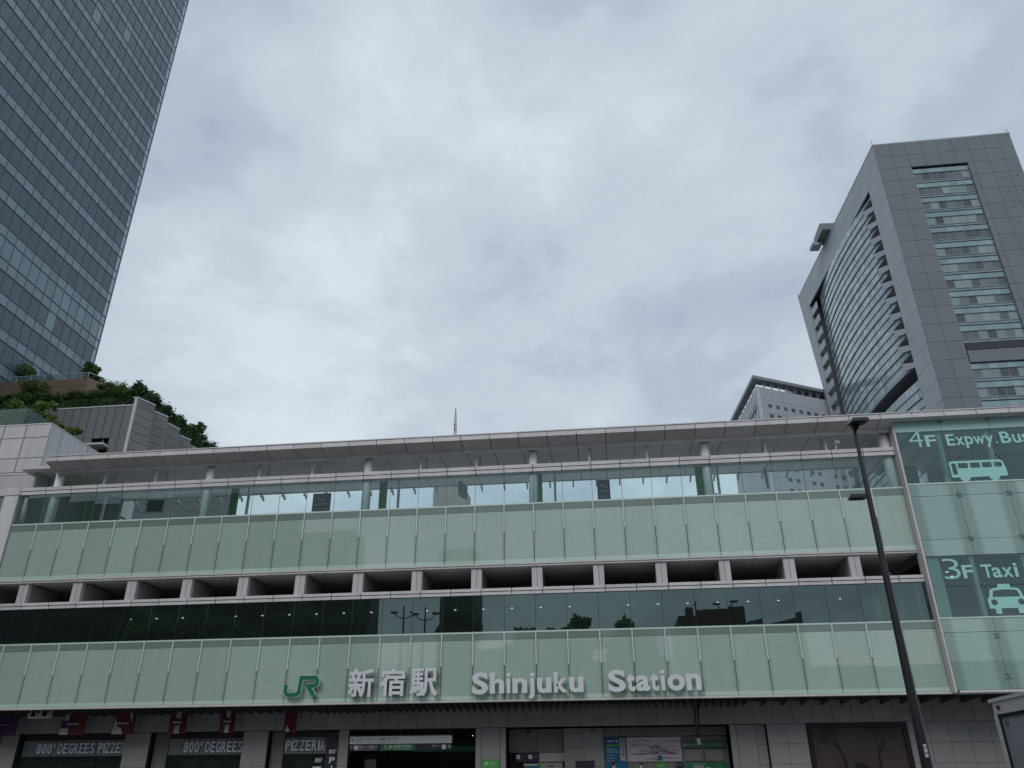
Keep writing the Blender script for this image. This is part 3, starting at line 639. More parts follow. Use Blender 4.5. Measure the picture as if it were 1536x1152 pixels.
t = thing('window_decal', 'small white 800° lettering in the narrow shop window', 'sign', (-12, 3.5, 3.0)); text('letter', '800°', -12.2, -11.75, 3.0, 3.25, 3.56, 'sign_text', t, .012, .02); box('plate', -12.3, -11.8, 3.54, 3.57, 2.55, 2.78, 'sign_text', t)
t = thing('entrance_direction_sign', 'white direction board with arrow hanging at the top of the entrance', 'sign', (-7, 3.0, 3.9))
box('board', -10.02, -3.97, 3.02, 3.14, 3.93, 4.33, 'sign_text', t); box('frame', -10.06, -3.93, 3.04, 3.16, 4.34, 4.40, 'sign_navy', t)
for x in (-8.5, -7, -5.4, -4.2): box('hanger', x, x+.04, 3.08, 3.12, 4.40, 4.72, 'black_metal', t)
text('lettering', '←', -9.93, -9.75, 4.02, 4.2, 3.02, 'sign_ink', t, .006, .01); text('lettering', 'ニュウマン  ルミネ  エスト  JR新宿ミライナタワー', -9.68, -7.1, 4.09, 4.26, 3.02, 'sign_ink', t, .006, .006)
text('lettering', 'NEWoMan     LUMINE        JR Shinjuku Miraina Tower', -9.68, -7.15, 3.98, 4.05, 3.02, 'sign_ink', t, .006)
t = thing('platform_direction_sign', 'dark strip sign with white arrows and a green JR field under the white board', 'sign', (-7, 3.05, 3.6))
box('board', -10.02, -3.97, 3.05, 3.14, 3.56, 3.92, 'sign_navy', t); box('green_field', -8.15, -6.12, 3.035, 3.048, 3.565, 3.915, 'sign_green', t)
for s_, a, b, z0, z1 in (('←', -9.97, -9.78, 3.66, 3.84), ('高速バス 空港バス', -9.48, -8.35, 3.70, 3.85), ('Expressway Bus  Airport Bus', -9.48, -8.4, 3.61, 3.67), ('↑', -7.95, -7.80, 3.62, 3.86), ('JR', -7.70, -7.45, 3.64, 3.84), ('新宿駅 中央改札', -7.40, -6.32, 3.72, 3.86), ('Shinjuku Station', -7.40, -6.4, 3.62, 3.69), ('タクシー', -5.15, -4.62, 3.72, 3.85), ('→', -4.25, -4.03, 3.66, 3.84)):
    text('lettering', s_, a, b, z0, z1, 3.034 if -8.15 < a < -6.1 else 3.05, 'sign_text', t, .006, .008)
for a in (-9.74, -4.54): box('icon', a, a+.22, 3.04, 3.05, 3.62, 3.85, 'sign_text', t)
t = thing('hall_direction_sign', 'long green sign hanging deeper inside the entrance hall', 'sign', (-4, 7, 3.6)); box('board', -7.2, -2.9, 7, 7.1, 3.62, 3.95, 'sign_green', t); text('lettering', '中央新南改札', -4.2, -3.3, 3.72, 3.88, 7, 'sign_lime', t, .006, .008); box('icon', -3.1, -2.95, 6.99, 7, 3.68, 3.88, 'sign_text', t)
t = thing('hall_guide_map', 'small pale green guide map inside the entrance hall', 'sign', (-9.4, 6, GZ)); box('board', -9.9, -9.2, 6, 6.06, 1.9, 3.2, 'cream', t); box('header', -9.85, -9.25, 5.98, 6.06, 3.24, 3.5, 'sign_navy', t)
t = thing('station_plate', 'green plate with white JR mark on the white entrance pillar', 'sign', (-1.7, 3.06, 2.4)); box('plate', -2.25, -1.21, 3.06, 3.095, 2.2, 3.05, 'sign_lime', t); text('lettering', 'JR', -2.07, -1.82, 2.74, 2.93, 3.06, 'sign_text', t, .006, .03); text('lettering', '新宿駅', -1.76, -1.5, 2.83, 2.93, 3.06, 'sign_text', t, .006, .01); text('lettering', 'Shinjuku Station', -1.76, -1.3, 2.74, 2.79, 3.06, 'sign_text', t, .006)
t = thing('locker_sign', 'dark sign with two white pictograms in the grey niche', 'sign', (.2, 4.5, 3)); box('board', -.45, .92, 4.5, 4.58, 2.92, 3.42, 'sign_navy', t)
for a in (-.38, .32): box('icon', a, a+.2, 4.49, 4.5, 3.1, 3.32, 'sign_text', t); text('lettering', 'コインロッカー' if a < 0 else 'お手洗い', a+.24, a+.56, 3.15, 3.27, 4.5, 'wall_tile', t, .006)
t = thing('vending_machine', 'vending machine with lit front at the bottom of the grey niche', 'machine', (.6, 4.6, GZ)); box('cabinet', .0, .85, 4.62, 5.1, GZ, 2.85, 'sign_navy', t); box('display', .1, .8, 4.60, 4.62, 2.2, 2.72, 'sign_cyan', t); box('header', .02, .83, 4.59, 4.62, 2.73, 2.85, 'cream', t)
t = thing('ticket_notice', 'pale notice panel beside the vending machine', 'sign', (1.6, 4.6, GZ)); box('panel', .98, 2.3, 4.58, 4.62, 1.8, 2.9, 'banner_white', t); box('text_strip', 1.4, 1.8, 4.57, 4.58, 2.68, 2.74, 'sign_ink', t); box('marker', .86, 1.02, 4.56, 4.6, 2.3, 2.95, 'sign_lime', t)
t = thing('dark_window', 'small dark square window in the tiled wall', 'window', (3.5, 4.2, 2)); box('pane', 3.06, 4.12, 4.23, 4.28, 1.9, 2.92, 'sign_navy', t); box('frame', 3.03, 4.15, 4.25, 4.29, 2.92, 2.97, 'black_metal', t)
t = thing('wall_unit', 'small white box high on the tiled wall', 'box', (4.0, 4.2, 4.3)); box('casing', 4.05, 4.27, 4.14, 4.29, 4.30, 4.54, 'wall_tile', t); box('lid', 4.03, 4.29, 4.13, 4.29, 4.545, 4.57, 'dark_interior', t)
t = thing('ceiling_camera', 'dark dome camera under the ceiling of the grey niche', 'camera', (.4, 4, 4.6)); flat_sm(cyl('mount', .4, 4, .05, 4.60, 4.72, 'black_metal', t)); mb = MB(); mb.tube([(.4, 4, 4.6), (.4, 4, 4.55), (.4, 4, 4.49), (.4, 4, 4.46)], [.17, .16, .11, .03], 12); mb.build('dome', 'black_metal', t, True)
t = thing('view_poster', 'blue poster with VIEW heading left of the route map', 'poster', (5.2, 4.2, 2.4))
box('sheet', 4.80, 6.05, 4.36, 4.40, 2.2, 2.92, 'sign_cyan', t); box('sheet', 4.80, 5.62, 4.355, 4.40, 2.93, 4.14, 'sign_cyan', t); box('heading_field', 4.82, 5.60, 4.34, 4.354, 3.84, 4.12, 'sign_blue', t); box('green_field', 4.82, 5.60, 4.34, 4.354, 3.70, 3.83, 'sign_lime', t)
text('lettering', 'VIEW 館', 4.88, 5.54, 3.91, 4.06, 4.34, 'sign_text', t, .006, .02)
for i, s_ in enumerate(('新幹線・特急きっぷ', '定期券・JR線', 'サービス', 'クレジットカード', 'ポイント交換')): text('lettering', s_, 4.9, 5.3+.22*(i < 2), 3.50-.15*i, 3.60-.15*i, 4.355, 'sign_text', t, .006, .008)
t = thing('notice_strip', 'narrow white notice strip between blue poster and route map', 'poster', (5.8, 4.3, 2.9)); box('sheet', 5.64, 5.92, 4.35, 4.39, 2.95, 4.10, 'map_white', t)
for i in range(9): box('text_block', 5.69+.04*(i % 3), 5.86, 4.345, 4.35, 3.98-.11*i, 4.03-.11*i+.02*(i % 2), 'sign_ink', t)
t = thing('route_map', 'large white railway route map on the tiled wall', 'map', (7.5, 4.3, 2.9)); box('board', 6.06, 9.10, 4.34, 4.40, 2.92, 4.16, 'map_white', t); box('frame', 6.0, 9.16, 4.37, 4.41, 2.86, 4.2, 'wall_tile', t)
r_ = random.Random(3)
for i in range(34):
    z = 3.0+r_.random()*1.08; a = 6.12+r_.random()*2.2; b = min(9.05, a+.3+r_.random()*1.1); mb = MB(); y = 4.334-.00012*i; dz = r_.choice((0, 0, 0, .12, -.1)); z2 = min(4.1, max(2.98, z+dz)); md = (a+b)/2
    for p, q in (((a, z), (md-.06, z)), ((md-.06, z), (md+.06, z2)), ((md+.06, z2), (b, z2))): mb.slab([(p[0], y, p[1]), (q[0], y, q[1]), (q[0], y, q[1]+.022), (p[0], y, p[1]+.022)], (0, .004, 0))
    mb.build('route_line', 'map_line', t)
flatpoly('loop_line', [circ(7.62, 3.53, .25, 24, .22)], 'map_line', t, 4.328, .004, [circ(7.62, 3.53, .22, 24, .19)])
box('map_key', 7.75, 8.0, 4.326, 4.33, 2.95, 3.2, 'sign_cyan', t)
t = thing('ticket_office_sign', 'dark green strip sign with pale lettering right of the route map', 'sign', (10.2, 4.2, 3.6)); box('board', 9.2, 11.6, 4.2, 4.3, 3.60, 3.88, 'sign_green', t); text('lettering', '新幹線・特急きっぷ 定期券', 9.5, 11.4, 3.67, 3.81, 4.2, 'wall_tile', t, .006, .008); box('icon', 9.25, 9.42, 4.19, 4.2, 3.65, 3.83, 'wall_tile', t)
t = thing('ticket_counter', 'green panelled ticket machine front under the green strip sign', 'counter', (10.3, 4.2, GZ)); box('front', 9.15, 11.6, 4.2, 4.35, GZ, 2.82, 'sign_green', t); box('notice', 9.7, 10.25, 4.19, 4.2, 2.2, 2.7, 'banner_white', t); box('notice', 10.35, 10.65, 4.19, 4.2, 2.2, 2.6, 'banner_white', t); mb = MB(); mb.slab([(11.05, 4.19, 2.3), (11.3, 4.19, 2.3), (11.17, 4.19, 2.78)], (0, .01, 0)); mb.build('arrow', 'sign_lime', t); text('lettering', 'きっぷうりば', 9.6, 10.4, 2.73, 2.79, 4.2, 'sign_text', t, .006)
for a, b in ((9.3, 10.3), (10.42, 11.4)): box('glazed_panel', a, b, 4.36, 4.40, 2.9, 3.5, 'wall_tile', t)
t = thing('small_green_notice', 'small bright green notice under the route map', 'sign', (7.9, 4.3, 2.5)); box('plate', 7.62, 8.16, 4.3, 4.34, 2.3, 2.84, 'sign_lime', t); text('lettering', 'きっぷ', 7.7, 8.05, 2.64, 2.76, 4.3, 'sign_text', t, .006, .01)
t = thing('small_black_notice', 'small black notice with white text right of the bright green one', 'sign', (8.9, 4.3, 2.5)); box('plate', 8.72, 9.13, 4.3, 4.34, 2.3, 2.84, 'sign_navy', t); text('lettering', 'チャージ', 8.75, 9.1, 2.68, 2.78, 4.3, 'sign_text', t, .006, .01)
t = thing('drain_pipe', 'pair of dark pipes dropping from the canopy with a white end piece', 'pipe', (10, 2.9, 3.8))
for x in (9.93, 10.1): mb = MB(); mb.tube([(x, 2.6, 5.75), (x-.02, 2.7, 4.0)], .045, 8); mb.build('pipe', 'black_metal', t, True)
box('end_piece', 9.88, 10.08, 2.62, 2.78, 3.66, 4.02, 'wall_tile', t); box('bracket', 9.86, 10.16, 2.6, 2.75, 3.60, 3.65, 'black_metal', t)
# tree poster in a dark frame
t = thing('tree_billboard', 'dark framed billboard with two bare trees in the tiled wall', 'billboard', (18.6, 3.0, 2.2))
for a, b, z0, z1 in ((15.96, 21.27, 4.48, 4.70), (15.96, 21.27, 2.22, 2.36), (15.96, 16.20, 2.37, 4.47), (21.03, 21.27, 2.37, 4.47)): box('frame', a, b, 2.96, 3.14, z0, z1, 'poster_ink', t)
box('print', 16.2, 21.03, 3.08, 3.13, 2.36, 4.48, 'poster_base', t)
def bare(x, z, a, L_, w, d, mb, r_):
    n = 3; 
    for i in range(n):
        x2 = x+math.cos(a)*L_/n; z2 = min(4.46, z+math.sin(a)*L_/n); px_, pz_ = -math.sin(a)*w/2, math.cos(a)*w/2
        x2 = min(21.0, max(16.22, x2)); y = 3.074-.0002*(len(mb.v) % 23)
        mb.slab([(x-px_, y, z-pz_), (x2-px_*.85, y, z2-pz_*.85), (x2+px_*.85, y, z2+pz_*.85), (x+px_, y, z+pz_)], (0, .003, 0)); x, z, w = x2, z2, w*.9; a += r_.uniform(-.2, .2)
        if z > 4.45: return
    if d > 0:
        for k in range(3 if d > 2 else 2): bare(x, z, a+r_.uniform(-.75, .75), L_*r_.uniform(.6, .85), w*.62, d-1, mb, r_)
for nm, x in (('printed_tree', 17.75), ('printed_tree', 19.55)):
    mb = MB(); bare(x, 2.37, math.pi/2, .75, .17, 6, mb, random.Random(int(x*10))); mb.build(nm, 'poster_ink', t)
flatpoly('printed_shape', [[(18.1, 2.37), (18.25, 2.65), (18.6, 2.72), (18.95, 2.5), (19.05, 2.37)]], 'poster_ink', t, 3.06, .003)  # dark shape printed low between the two trees
# canopy banners
for i, (a, b, kind) in enumerate(((-31.9, -30.5, 'p'), (-27.6, -26.1, 'pr'), (-24.4, -22.95, 'r'), (-20.8, -19.7, 'r2'), (-17.65, -16.7, 'r3'), (-13.7, -13.1, 'e'))):
    lab = ('dark purple banner hanging from the canopy above the left wall pillar', 'white and purple banner with red edge hanging beside the two vent boxes', 'bright red banner with a white slanted field under the canopy', 'red banner with a grey centre stripe under the canopy', 'narrow red and white banner left of the JR logo', 'slim dark red banner turned edge-on below the JR logo')[i]
    t = thing('canopy_banner', lab, 'banner', ((a+b)/2, 2.0, 4.6), 'banners under the canopy'); z0, z1 = 4.56, 5.85; w = b-a
    mt = 'banner_purple' if kind == 'p' else 'banner_red'
    mb = MB(); nx = 8
    for j in range(nx):
        u0, u1 = j/nx, (j+1)/nx; f_ = lambda u: 2.0+.06*math.sin(u*7+i)+(.35*u if kind == 'e' else 0)
        mb.slab([(a+w*u0, f_(u0), z0), (a+w*u1, f_(u1), z0), (a+w*u1, f_(u1), z1), (a+w*u0, f_(u0), z1)], (0, .006, 0))
    mb.build('cloth', mt, t); box('rod', a-.02, b+.02, 1.98, 2.02, 5.86, 5.90, 'black_metal', t)
    if kind == 'pr': box('stripe', a, a+w*.62, 1.90, 1.905, 4.95, 5.35, 'banner_purple', t); box('field', a, a+w*.35, 1.915, 1.92, z0+.02, 4.94, 'banner_white', t); box('field', a+w*.1, a+w*.3, 1.915, 1.92, 5.36, 5.8, 'banner_white', t)
    if kind == 'r': flatpoly('field', [[(a+.12, z0+.02), (a+.2, 5.55), (a+.42, 4.98), (a+.66, 4.9), (a+.8, z0+.02)]], 'banner_white', t, 1.91); flatpoly('field', [[(b-.42, 5.84), (b-.16, 5.84), (b-.14, 5.2), (b-.3, 5.45)]], 'banner_white', t, 1.91)
    if kind in ('r2', 'r3'): box('stripe', a+w*.38, a+w*.66, 1.91, 1.915, z0+.01, 5.83, 'banner_white' if kind == 'r3' else 'wall_tile', t); box('patch', a+w*.1, a+w*.8, 1.90, 1.905, 5.0, 5.4, 'banner_red', t)
    if kind == 'e': flatpoly('field', [[(a+.1, z0+.02), (a+.14, 4.95), (a+.32, 4.7), (a+.36, z0+.02)]], 'banner_white', t, 1.96)
    if kind != 'e': text('lettering', 'NEWoMan', a+w*.25, a+w*.75, 5.12, 5.22, 1.895, 'sign_text' if kind != 'p' else 'wall_tile_dark', t, .004, .01)
for i, x in enumerate((-29.22, -28.50)):
    t = thing('vent_box', ('left', 'right')[i]+' one of two white square vent boxes under the canopy edge', 'vent', (x+.31, 1, 5.45), 'vent boxes under the canopy')
    mb = MB()
    for a, b, z0, z1 in ((0, .62, 5.46, 5.54), (0, .62, 5.80, 5.88), (0, .12, 5.545, 5.795), (.50, .62, 5.545, 5.795)): mb.box(x+a, x+b, .95, 1.3, z0, z1)
    mb.build('casing', 'white_panel', t); box('opening', x+.12, x+.5, 1.1, 1.28, 5.54, 5.8, 'poster_ink', t)
t = thing('security_camera', 'small white security camera standing on the upper ledge', 'camera', (19.7, .2, 19.61)); box('housing', 19.60, 19.86, -.05, .3, 20.02, 20.22, 'sign_text', t, (math.radians(-12), 0, .2)); mb = MB(); mb.tube([(19.66, .2, 19.6), (19.66, .2, 19.85), (19.72, .14, 20.02)], .05, 8); mb.build('bracket', 'fin_metal', t, True); box('base', 19.56, 19.76, .1, .3, 19.615, 19.66, 'fin_metal', t)
t = thing('glass_edge_clip', 'tiny dark clip on the top rail near the right column', 'clip', (12.2, 0, 17.16)); box('body', 12.15, 12.30, -.04, .0, 17.16, 17.22, 'black_metal', t)
# boards on the upper deck
def board(label, x0, x1, z0, z1, y, hung=False):
    t = thing('information_board', label, 'sign', ((x0+x1)/2, y, 15.5 if not hung else z0), 'boards on the upper deck'); box('panel', x0, x1, y, y+.18, z0, z1, 'dark_interior' if not hung else 'mid_interior', t)
    if hung:
        for x in (x0+.1, x1-.1): box('hanger', x-.02, x+.02, y+.07, y+.11, z1, 21.0, 'steel', t)
        box('screen', x0+.05, x1-.05, y-.01, y, z0+.06, z1-.06, 'sign_navy', t)
    else:
        box('base', x0, x1, y+.02, y+.16, 15.5, z0, 'dark_interior', t); flatpoly('emblem', [circ((x0+x1)/2-.12, z1-.4, .11, 14)], 'mid_interior', t, y-.01, .008); flatpoly('emblem', [circ((x0+x1)/2+.15, z1-.5, .13, 14)], 'mid_interior', t, y-.01, .008); box('text_strip', x0+.12, x1-.12, y-.01, y, z1-.85, z1-.72, 'mid_interior', t); text('lettering', '02' if x0 > 0 else 'C7', x0+.12, x1-.12, z1-1.5, z1-1.05, y, 'mid_interior', t, .008, .02)
board('dark upright information board behind the upper glass near the middle', 5.18, 6.02, 17.2, 19.84, 4.0)
board('dark upright information board behind the upper glass left of the middle', -14.28, -13.05, 17.2, 19.78, 4.0)
board('dark information board behind the glass wing left of the bus pictogram', 24.6, 25.5, 17.2, 19.82, 4.0)
board('dark hanging screen behind the left end of the upper glass', -26.35, -25.1, 18.95, 19.85, 4.0, True)
for lab, x, z0, z1 in (('hanging side-on sign in front of the distant beige block', -3.9, 19.05, 20.0), ('hanging side-on sign in front of the striped white tower', 16.05, 18.9, 19.95)):
    t = thing('hanging_sign', lab, 'sign', (x, 4, z0)); box('panel', x, x+.14, 3.4, 4.6, z0, z1, 'mid_interior', t, (0, 0, -.25)); box('hanger', x+.05, x+.09, 3.9, 3.94, z1, 21.0, 'steel', t)
# ================================================================== street lamp
t = thing('street_lamp', 'tall tapering black street lamp in front of the right end of the station', 'street lamp', (11.89, -27, .5))
mb = MB(); X = 11.89; mb.tube([(X, -27, .5), (X, -27, 2), (X, -27, 7.7), (X, -27, 9.6), (X, -27, 9.72)], [.14, .115, .062, .045, .045], 14); mb.build('pole', 'black_metal', t, True)
mb = MB(); mb.tube([(X, -27, .5), (X, -27, .56)], [.22, .22], 14); mb.build('base_plate', 'black_metal', t)
def head(name, cx_, cy_, cz_, w, d, tilt, parent):
    bm_ = MB(); v = [(-w, -d, 0), (w, -d, 0), (w, d, 0), (-w, d, 0), (-w*.8, -d*.9, .09), (w*.8, -d*.9, .09), (w*.8, d*.9, .09), (-w*.8, d*.9, .09)]
    ca, sa = math.cos(tilt), math.sin(tilt); bm_.v = [(cx_+x, cy_+y*ca-z*sa, cz_+y*sa+z*ca) for x, y, z in v]; bm_.f = list(FACES); o = bm_.build(name, 'black_metal', parent)
    l = MB(); l.v = [(cx_+x*.72, cy_+y*.72*ca+.012*sa, cz_+y*.72*sa-.012*ca) for x, y, z in v[:4]]; l.f = [(3, 2, 1, 0)]; l.slab([Vector(p) for p in l.v], (0, 0, -.006)); l.build('lens', 'dark_interior', o)
    return o
head('lamp_head', X+.07, -27.12, 9.86, .22, .30, .18, t)
mb = MB(); mb.slab([(X-.10, -26.98, 9.86), (X-.02, -26.98, 9.70), (X+.06, -26.98, 9.70), (X+.14, -26.98, 9.86)], (0, -.14, 0)); mb.build('head_bracket', 'black_metal', t)
head('lamp_head', X-.28, -27, 7.9, .21, .12, .0, t); mb = MB(); mb.tube([(X-.12, -27, 7.94), (X+.0, -27, 8.06)], .035, 8); mb.build('side_arm', 'black_metal', t, True)
box('sticker', X-.03, X+.03, -27.13, -27.115, 2.13, 2.38, 'sign_text', t); box('sticker_mark', X-.015, X+.015, -27.136, -27.13, 2.30, 2.34, 'sign_ink', t); box('sticker_mark', X-.015, X+.015, -27.136, -27.13, 2.19, 2.23, 'sign_ink', t)
# ================================================================== box truck
t = thing('box_truck', 'white box truck with grey black-edged side panel at the lower right corner', 'truck', (12.1, -36, .1))
SX, YF, YN, ZT = 11.0, -33.0, -39.6, 2.70
box('cargo_box', SX+.03, SX+2.2, YN, YF-.03, .95, ZT-.04, 'truck_grey', t)
for a, b, z0, z1 in ((YN, YF, ZT-.17, ZT), (YN, YF, .9, 1.05)): box('frame_rail', SX, SX+.12, a, b, z0, z1, 'truck_white', t)
for a in (YF-.10, YN): box('corner_post', SX+.001, SX+.13, a, a+.10, 1.05, ZT-.17, 'truck_white', t)
for a, b, z0, z1 in ((YN+.11, YF-.11, ZT-.215, ZT-.175), (YN+.11, YF-.11, 1.06, 1.10), (YF-.16, YF-.11, 1.1, ZT-.215), (YN+.11, YN+.16, 1.1, ZT-.215)): box('gasket', SX+.012, SX+.05, a, b, z0, z1, 'rubber', t)
box('roof', SX-.02, SX+2.25, YN-.03, YF+.03, ZT+.002, ZT+.05, 'truck_white', t); box('rear_frame', SX, SX+2.2, YF-.029, YF, .9, ZT-.01, 'truck_white', t)
mb = MB(); mb.tube([(SX+.0, YF-.25, ZT-.08), (SX-.03, YF-.25, ZT-.08)], .03, 8); mb.build('marker_lamp', 'banner_red', t)
text('side_mark', 'C1', 0, .1, 0, .06, 0, 'sign_ink', None, .004, .01).name = 'side_mark'
sm_ = bpy.data.objects['side_mark']; sm_.parent = t; sm_.rotation_euler = (0, 0, -math.pi/2); sm_.location = Vector((SX+.026, YF-.26, ZT-.33))-t.location
mb = MB(); mb.slab([(SX+.1, YN-.1, .5), (SX+.1, YN-1.75, .5), (SX+.1, YN-1.75, 1.2), (SX+.1, YN-1.45, 2.05), (SX+.1, YN-.1, 2.1)], (1.9, 0, 0)); mb.build('cab', 'truck_white', t)
mb = MB(); mb.slab([(SX+.085, YN-.45, 1.25), (SX+.085, YN-1.6, 1.25), (SX+.085, YN-1.4, 1.9), (SX+.085, YN-.45, 1.9)], (.012, 0, 0)); mb.build('cab_window', 'pane_dark', t)
box('chassis', SX+.5, SX+1.7, YN-1.4, YF, .55, .9, 'black_metal', t)
for y in (-34.6, -40.7):
    for x in (SX+.08, SX+1.87):
        mb = MB(); mb.tube([(x, y, .5), (x+.25, y, .5)], .4, 20); o = mb.build('wheel', 'rubber', t); mb = MB(); mb.tube([(x-.01, y, .5), (x+.26, y, .5)], .22, 16); mb.build('rim', 'steel', o)
# ================================================================== white annex, left
t = thing('white_annex', 'white panelled block rising behind the left end of the roof', 'building', (-39, 5, GZ))
AX, AY = -33.7, 2.0
box('core', -58, AX-.06, AY+.06, 13.9, GZ, 21.5, 'grey_panel', t); box('core', -58, AX-.06, AY+.06, 13.9, 21.62, 25.2, 'dark_gap', t)
vx = [AX]+[AX-1.92-1.72*i for i in range(12)]; hz = [21.62, 22.70, 24.27, 25.28]
for i in range(len(vx)-1):
    for j in range(3):
        box('front_panel', vx[i+1]+.09, vx[i]-(.012 if i == 0 else .045), AY, AY+.05, hz[j]+.025, hz[j+1]-.025, 'white_panel', t)
    if i: box('joint_cover', vx[i]-.0, vx[i]+.045, AY-.004, AY+.05, 21.64, 25.26, 'white_panel', t)
ys = [AY, 3.32, 4.91, 6.45, 8.05, 9.6, 11.2, 12.8, 14]
for a, b in zip(ys[:-1], ys[1:]):
    box('side_panel', AX-.05, AX, a+(.08 if a == AY else .025), b-.025, 21.64, 25.27, 'white_panel', t)
box('base_course', -58, AX-.02, AY+.02, AY+.2, 21.46, 21.60, 'white_panel', t)
for a, b, c, d in ((-58, AX+.02, AY-.03, AY+.20), (AX-.2, AX+.02, AY+.21, 14)): box('coping', a, b, c, d, 25.285, 25.36, 'coping', t)
box('lower_wall', -58, -35.2, 3.2, 3.4, 15, 21.45, 'white_panel', t); box('lower_column', -32.9, -32.5, 2.0, 2.4, 15.5, 21.45, 'grey_panel', t)
box('link_wall', -35.1, -33.0, 3.6, 3.75, 15, 21.45, 'grey_panel', t)
t = thing('glass_balustrade', 'green glass balustrade on top of the white annex', 'balustrade', (-40, 4, 25.36))
for i in range(8): box('glass_panel', -37.65-2.3*(i+1)+.03, -37.65-2.3*i, 4.0, 4.02, 25.4, 27.7, 'glass_terrace', t)
for i in range(4): box('glass_panel', -37.64, -37.62, 4.03+2.2*i, 4.03+2.2*(i+1)-.03, 25.4, 27.7, 'glass_terrace', t)
# ================================================================== roof garden building
t = thing('garden_building', 'grey terraced roof garden building with ribbed wall and stepped stone side wall', 'building', (-46, 24, GZ))
G = 22.0
for i in range(16):
    x = -41.25-.92*(i+1)
    for j, (z0, z1) in enumerate(((24, 33.1), (33.12, 36.55))):
        if -44.6 < x+.4 < -42.8 and z0 < 30: continue
        box('rib_panel', x+.03, x+.92-.03, G, G+.08, z0, z1, 'garden_metal', t)
for z0, z1 in ((24, 30.2),): box('rib_panel', -44.9, -42.75, G+.01, G+.08, z0, z1, 'garden_metal', t)
box('rib_core', -62, -44.95, G+.09, G+.5, 10, 36.5, 'dark_gap', t); box('rib_core', -42.7, -41.2, G+.09, G+.5, 10, 36.5, 'dark_gap', t); box('rib_core', -44.95, -42.7, G+.09, G+.5, 33.15, 36.5, 'dark_gap', t)
box('loggia_back', -44.95, -42.7, G+2.5, G+2.6, 30, 33.2, 'dark_interior', t); box('loggia_canopy', -45.2, -43.0, G-.9, G+1.2, 32.05, 32.25, 'coping', t); box('loggia_frame', -43.9, -43.8, G+.2, G+.3, 32.3, 33.1, 'garden_metal', t)
box('coping', -62, -41.2, G-.06, G+.5, 36.56, 36.68, 'coping', t)
box('end_pier', -41.24, -40.98, G-.08, G+.6, 20, 37.3, 'coping', t)
saw = [(-41.0, 22.0), (-40.2, 24.02), (-40.66, 25.04), (-40.05, 26.45), (-40.51, 27.53), (-40.09, 29.23), (-40.57, 30.37), (-40.0, 31.68), (-40.49, 32.88), (-39.98, 34.51), (-40.53, 35.78), (-39.98, 37.3), (-40.5, 38.6), (-39.98, 40.2), (-40.5, 46)]
for i in range(len(saw)-1):
    (xa, ya), (xb, yb) = saw[i], saw[i+1]; zt = 37.36-.24*(i//2)
    if i % 2 == 0 and i < 14:
        z = 20
        for zt_ in [q for q in (22.4, 24.6)+tuple(25.5+.92*q for q in range(13)) if q < zt-.3]+[zt]:
            mb = MB(); mb.slab([(xa, ya, z+.025), (xb, yb, z+.025), (xb, yb, zt_-.025), (xa, ya, zt_-.025)], (-.12, .03, 0)); mb.build('stone_course', 'garden_stone', t); z = zt_
        mb = MB(); mb.slab([(xa+.06, ya-.04, zt+.01), (xb+.06, yb, zt+.01), (xb-.45, yb, zt+.01), (xa-.45, ya-.04, zt+.01)], (0, 0, .13)); mb.build('stone_coping', 'coping', t)
    else:
        mb = MB(); mb.slab([(xa, ya, 20), (xb, yb, 20), (xb, yb, zt-.24), (xa, ya, zt-.24)], (-.12, .0, 0)); mb.build('stone_return', 'garden_stone', t)
mb = MB(); mb.prism([(-62, 22.6), (-41.2, 22.6), (-40.8, 46), (-62, 46)], 10, 36.4); mb.build('core', 'dark_gap', t)
# upper terrace
t = thing('upper_terrace', 'brown panelled upper terrace wall with railing at the tower foot', 'building', (-60, 33, 36.4))
for i in range(9):
    for z0, z1 in [(36.6+.89*q, 36.6+.89*(q+1)-.04) for q in range(9)]: box('brown_panel', -53.2-3*(i+1)+.012, -53.2-3*i-.012, 30, 30.1, z0, z1, 'brown_wall', t)
mb = MB(); mb.slab([(-53.18, 30.0, 36.6), (-49.5, 37, 36.6), (-49.5, 37, 44.62), (-53.18, 30.0, 44.62)], (-.1, .06, 0)); mb.build('brown_panel', 'brown_wall', t)
mb = MB(); mb.prism([(-82, 30.15), (-53.35, 30.15), (-49.8, 36.95), (-50, 43), (-82, 43)], 36.4, 44.5); mb.build('core', 'dark_gap', t)
mb = MB(); mb.tube([(-82, 30.1, 45.35), (-53.3, 30.1, 45.35), (-49.6, 37, 45.35)], .05, 6); mb.build('rail', 'fin_metal', t)
for i in range(16): x = -53.3-1.8*i; box('rail_post', x-.025, x+.025, 30.06, 30.12, 44.63, 45.33, 'fin_metal', t)
for i in range(8): box('rail_glass', -53.4-3.6*(i+1)+.03, -53.4-3.6*i, 30.08, 30.1, 44.68, 45.28, 'glass_terrace', t)
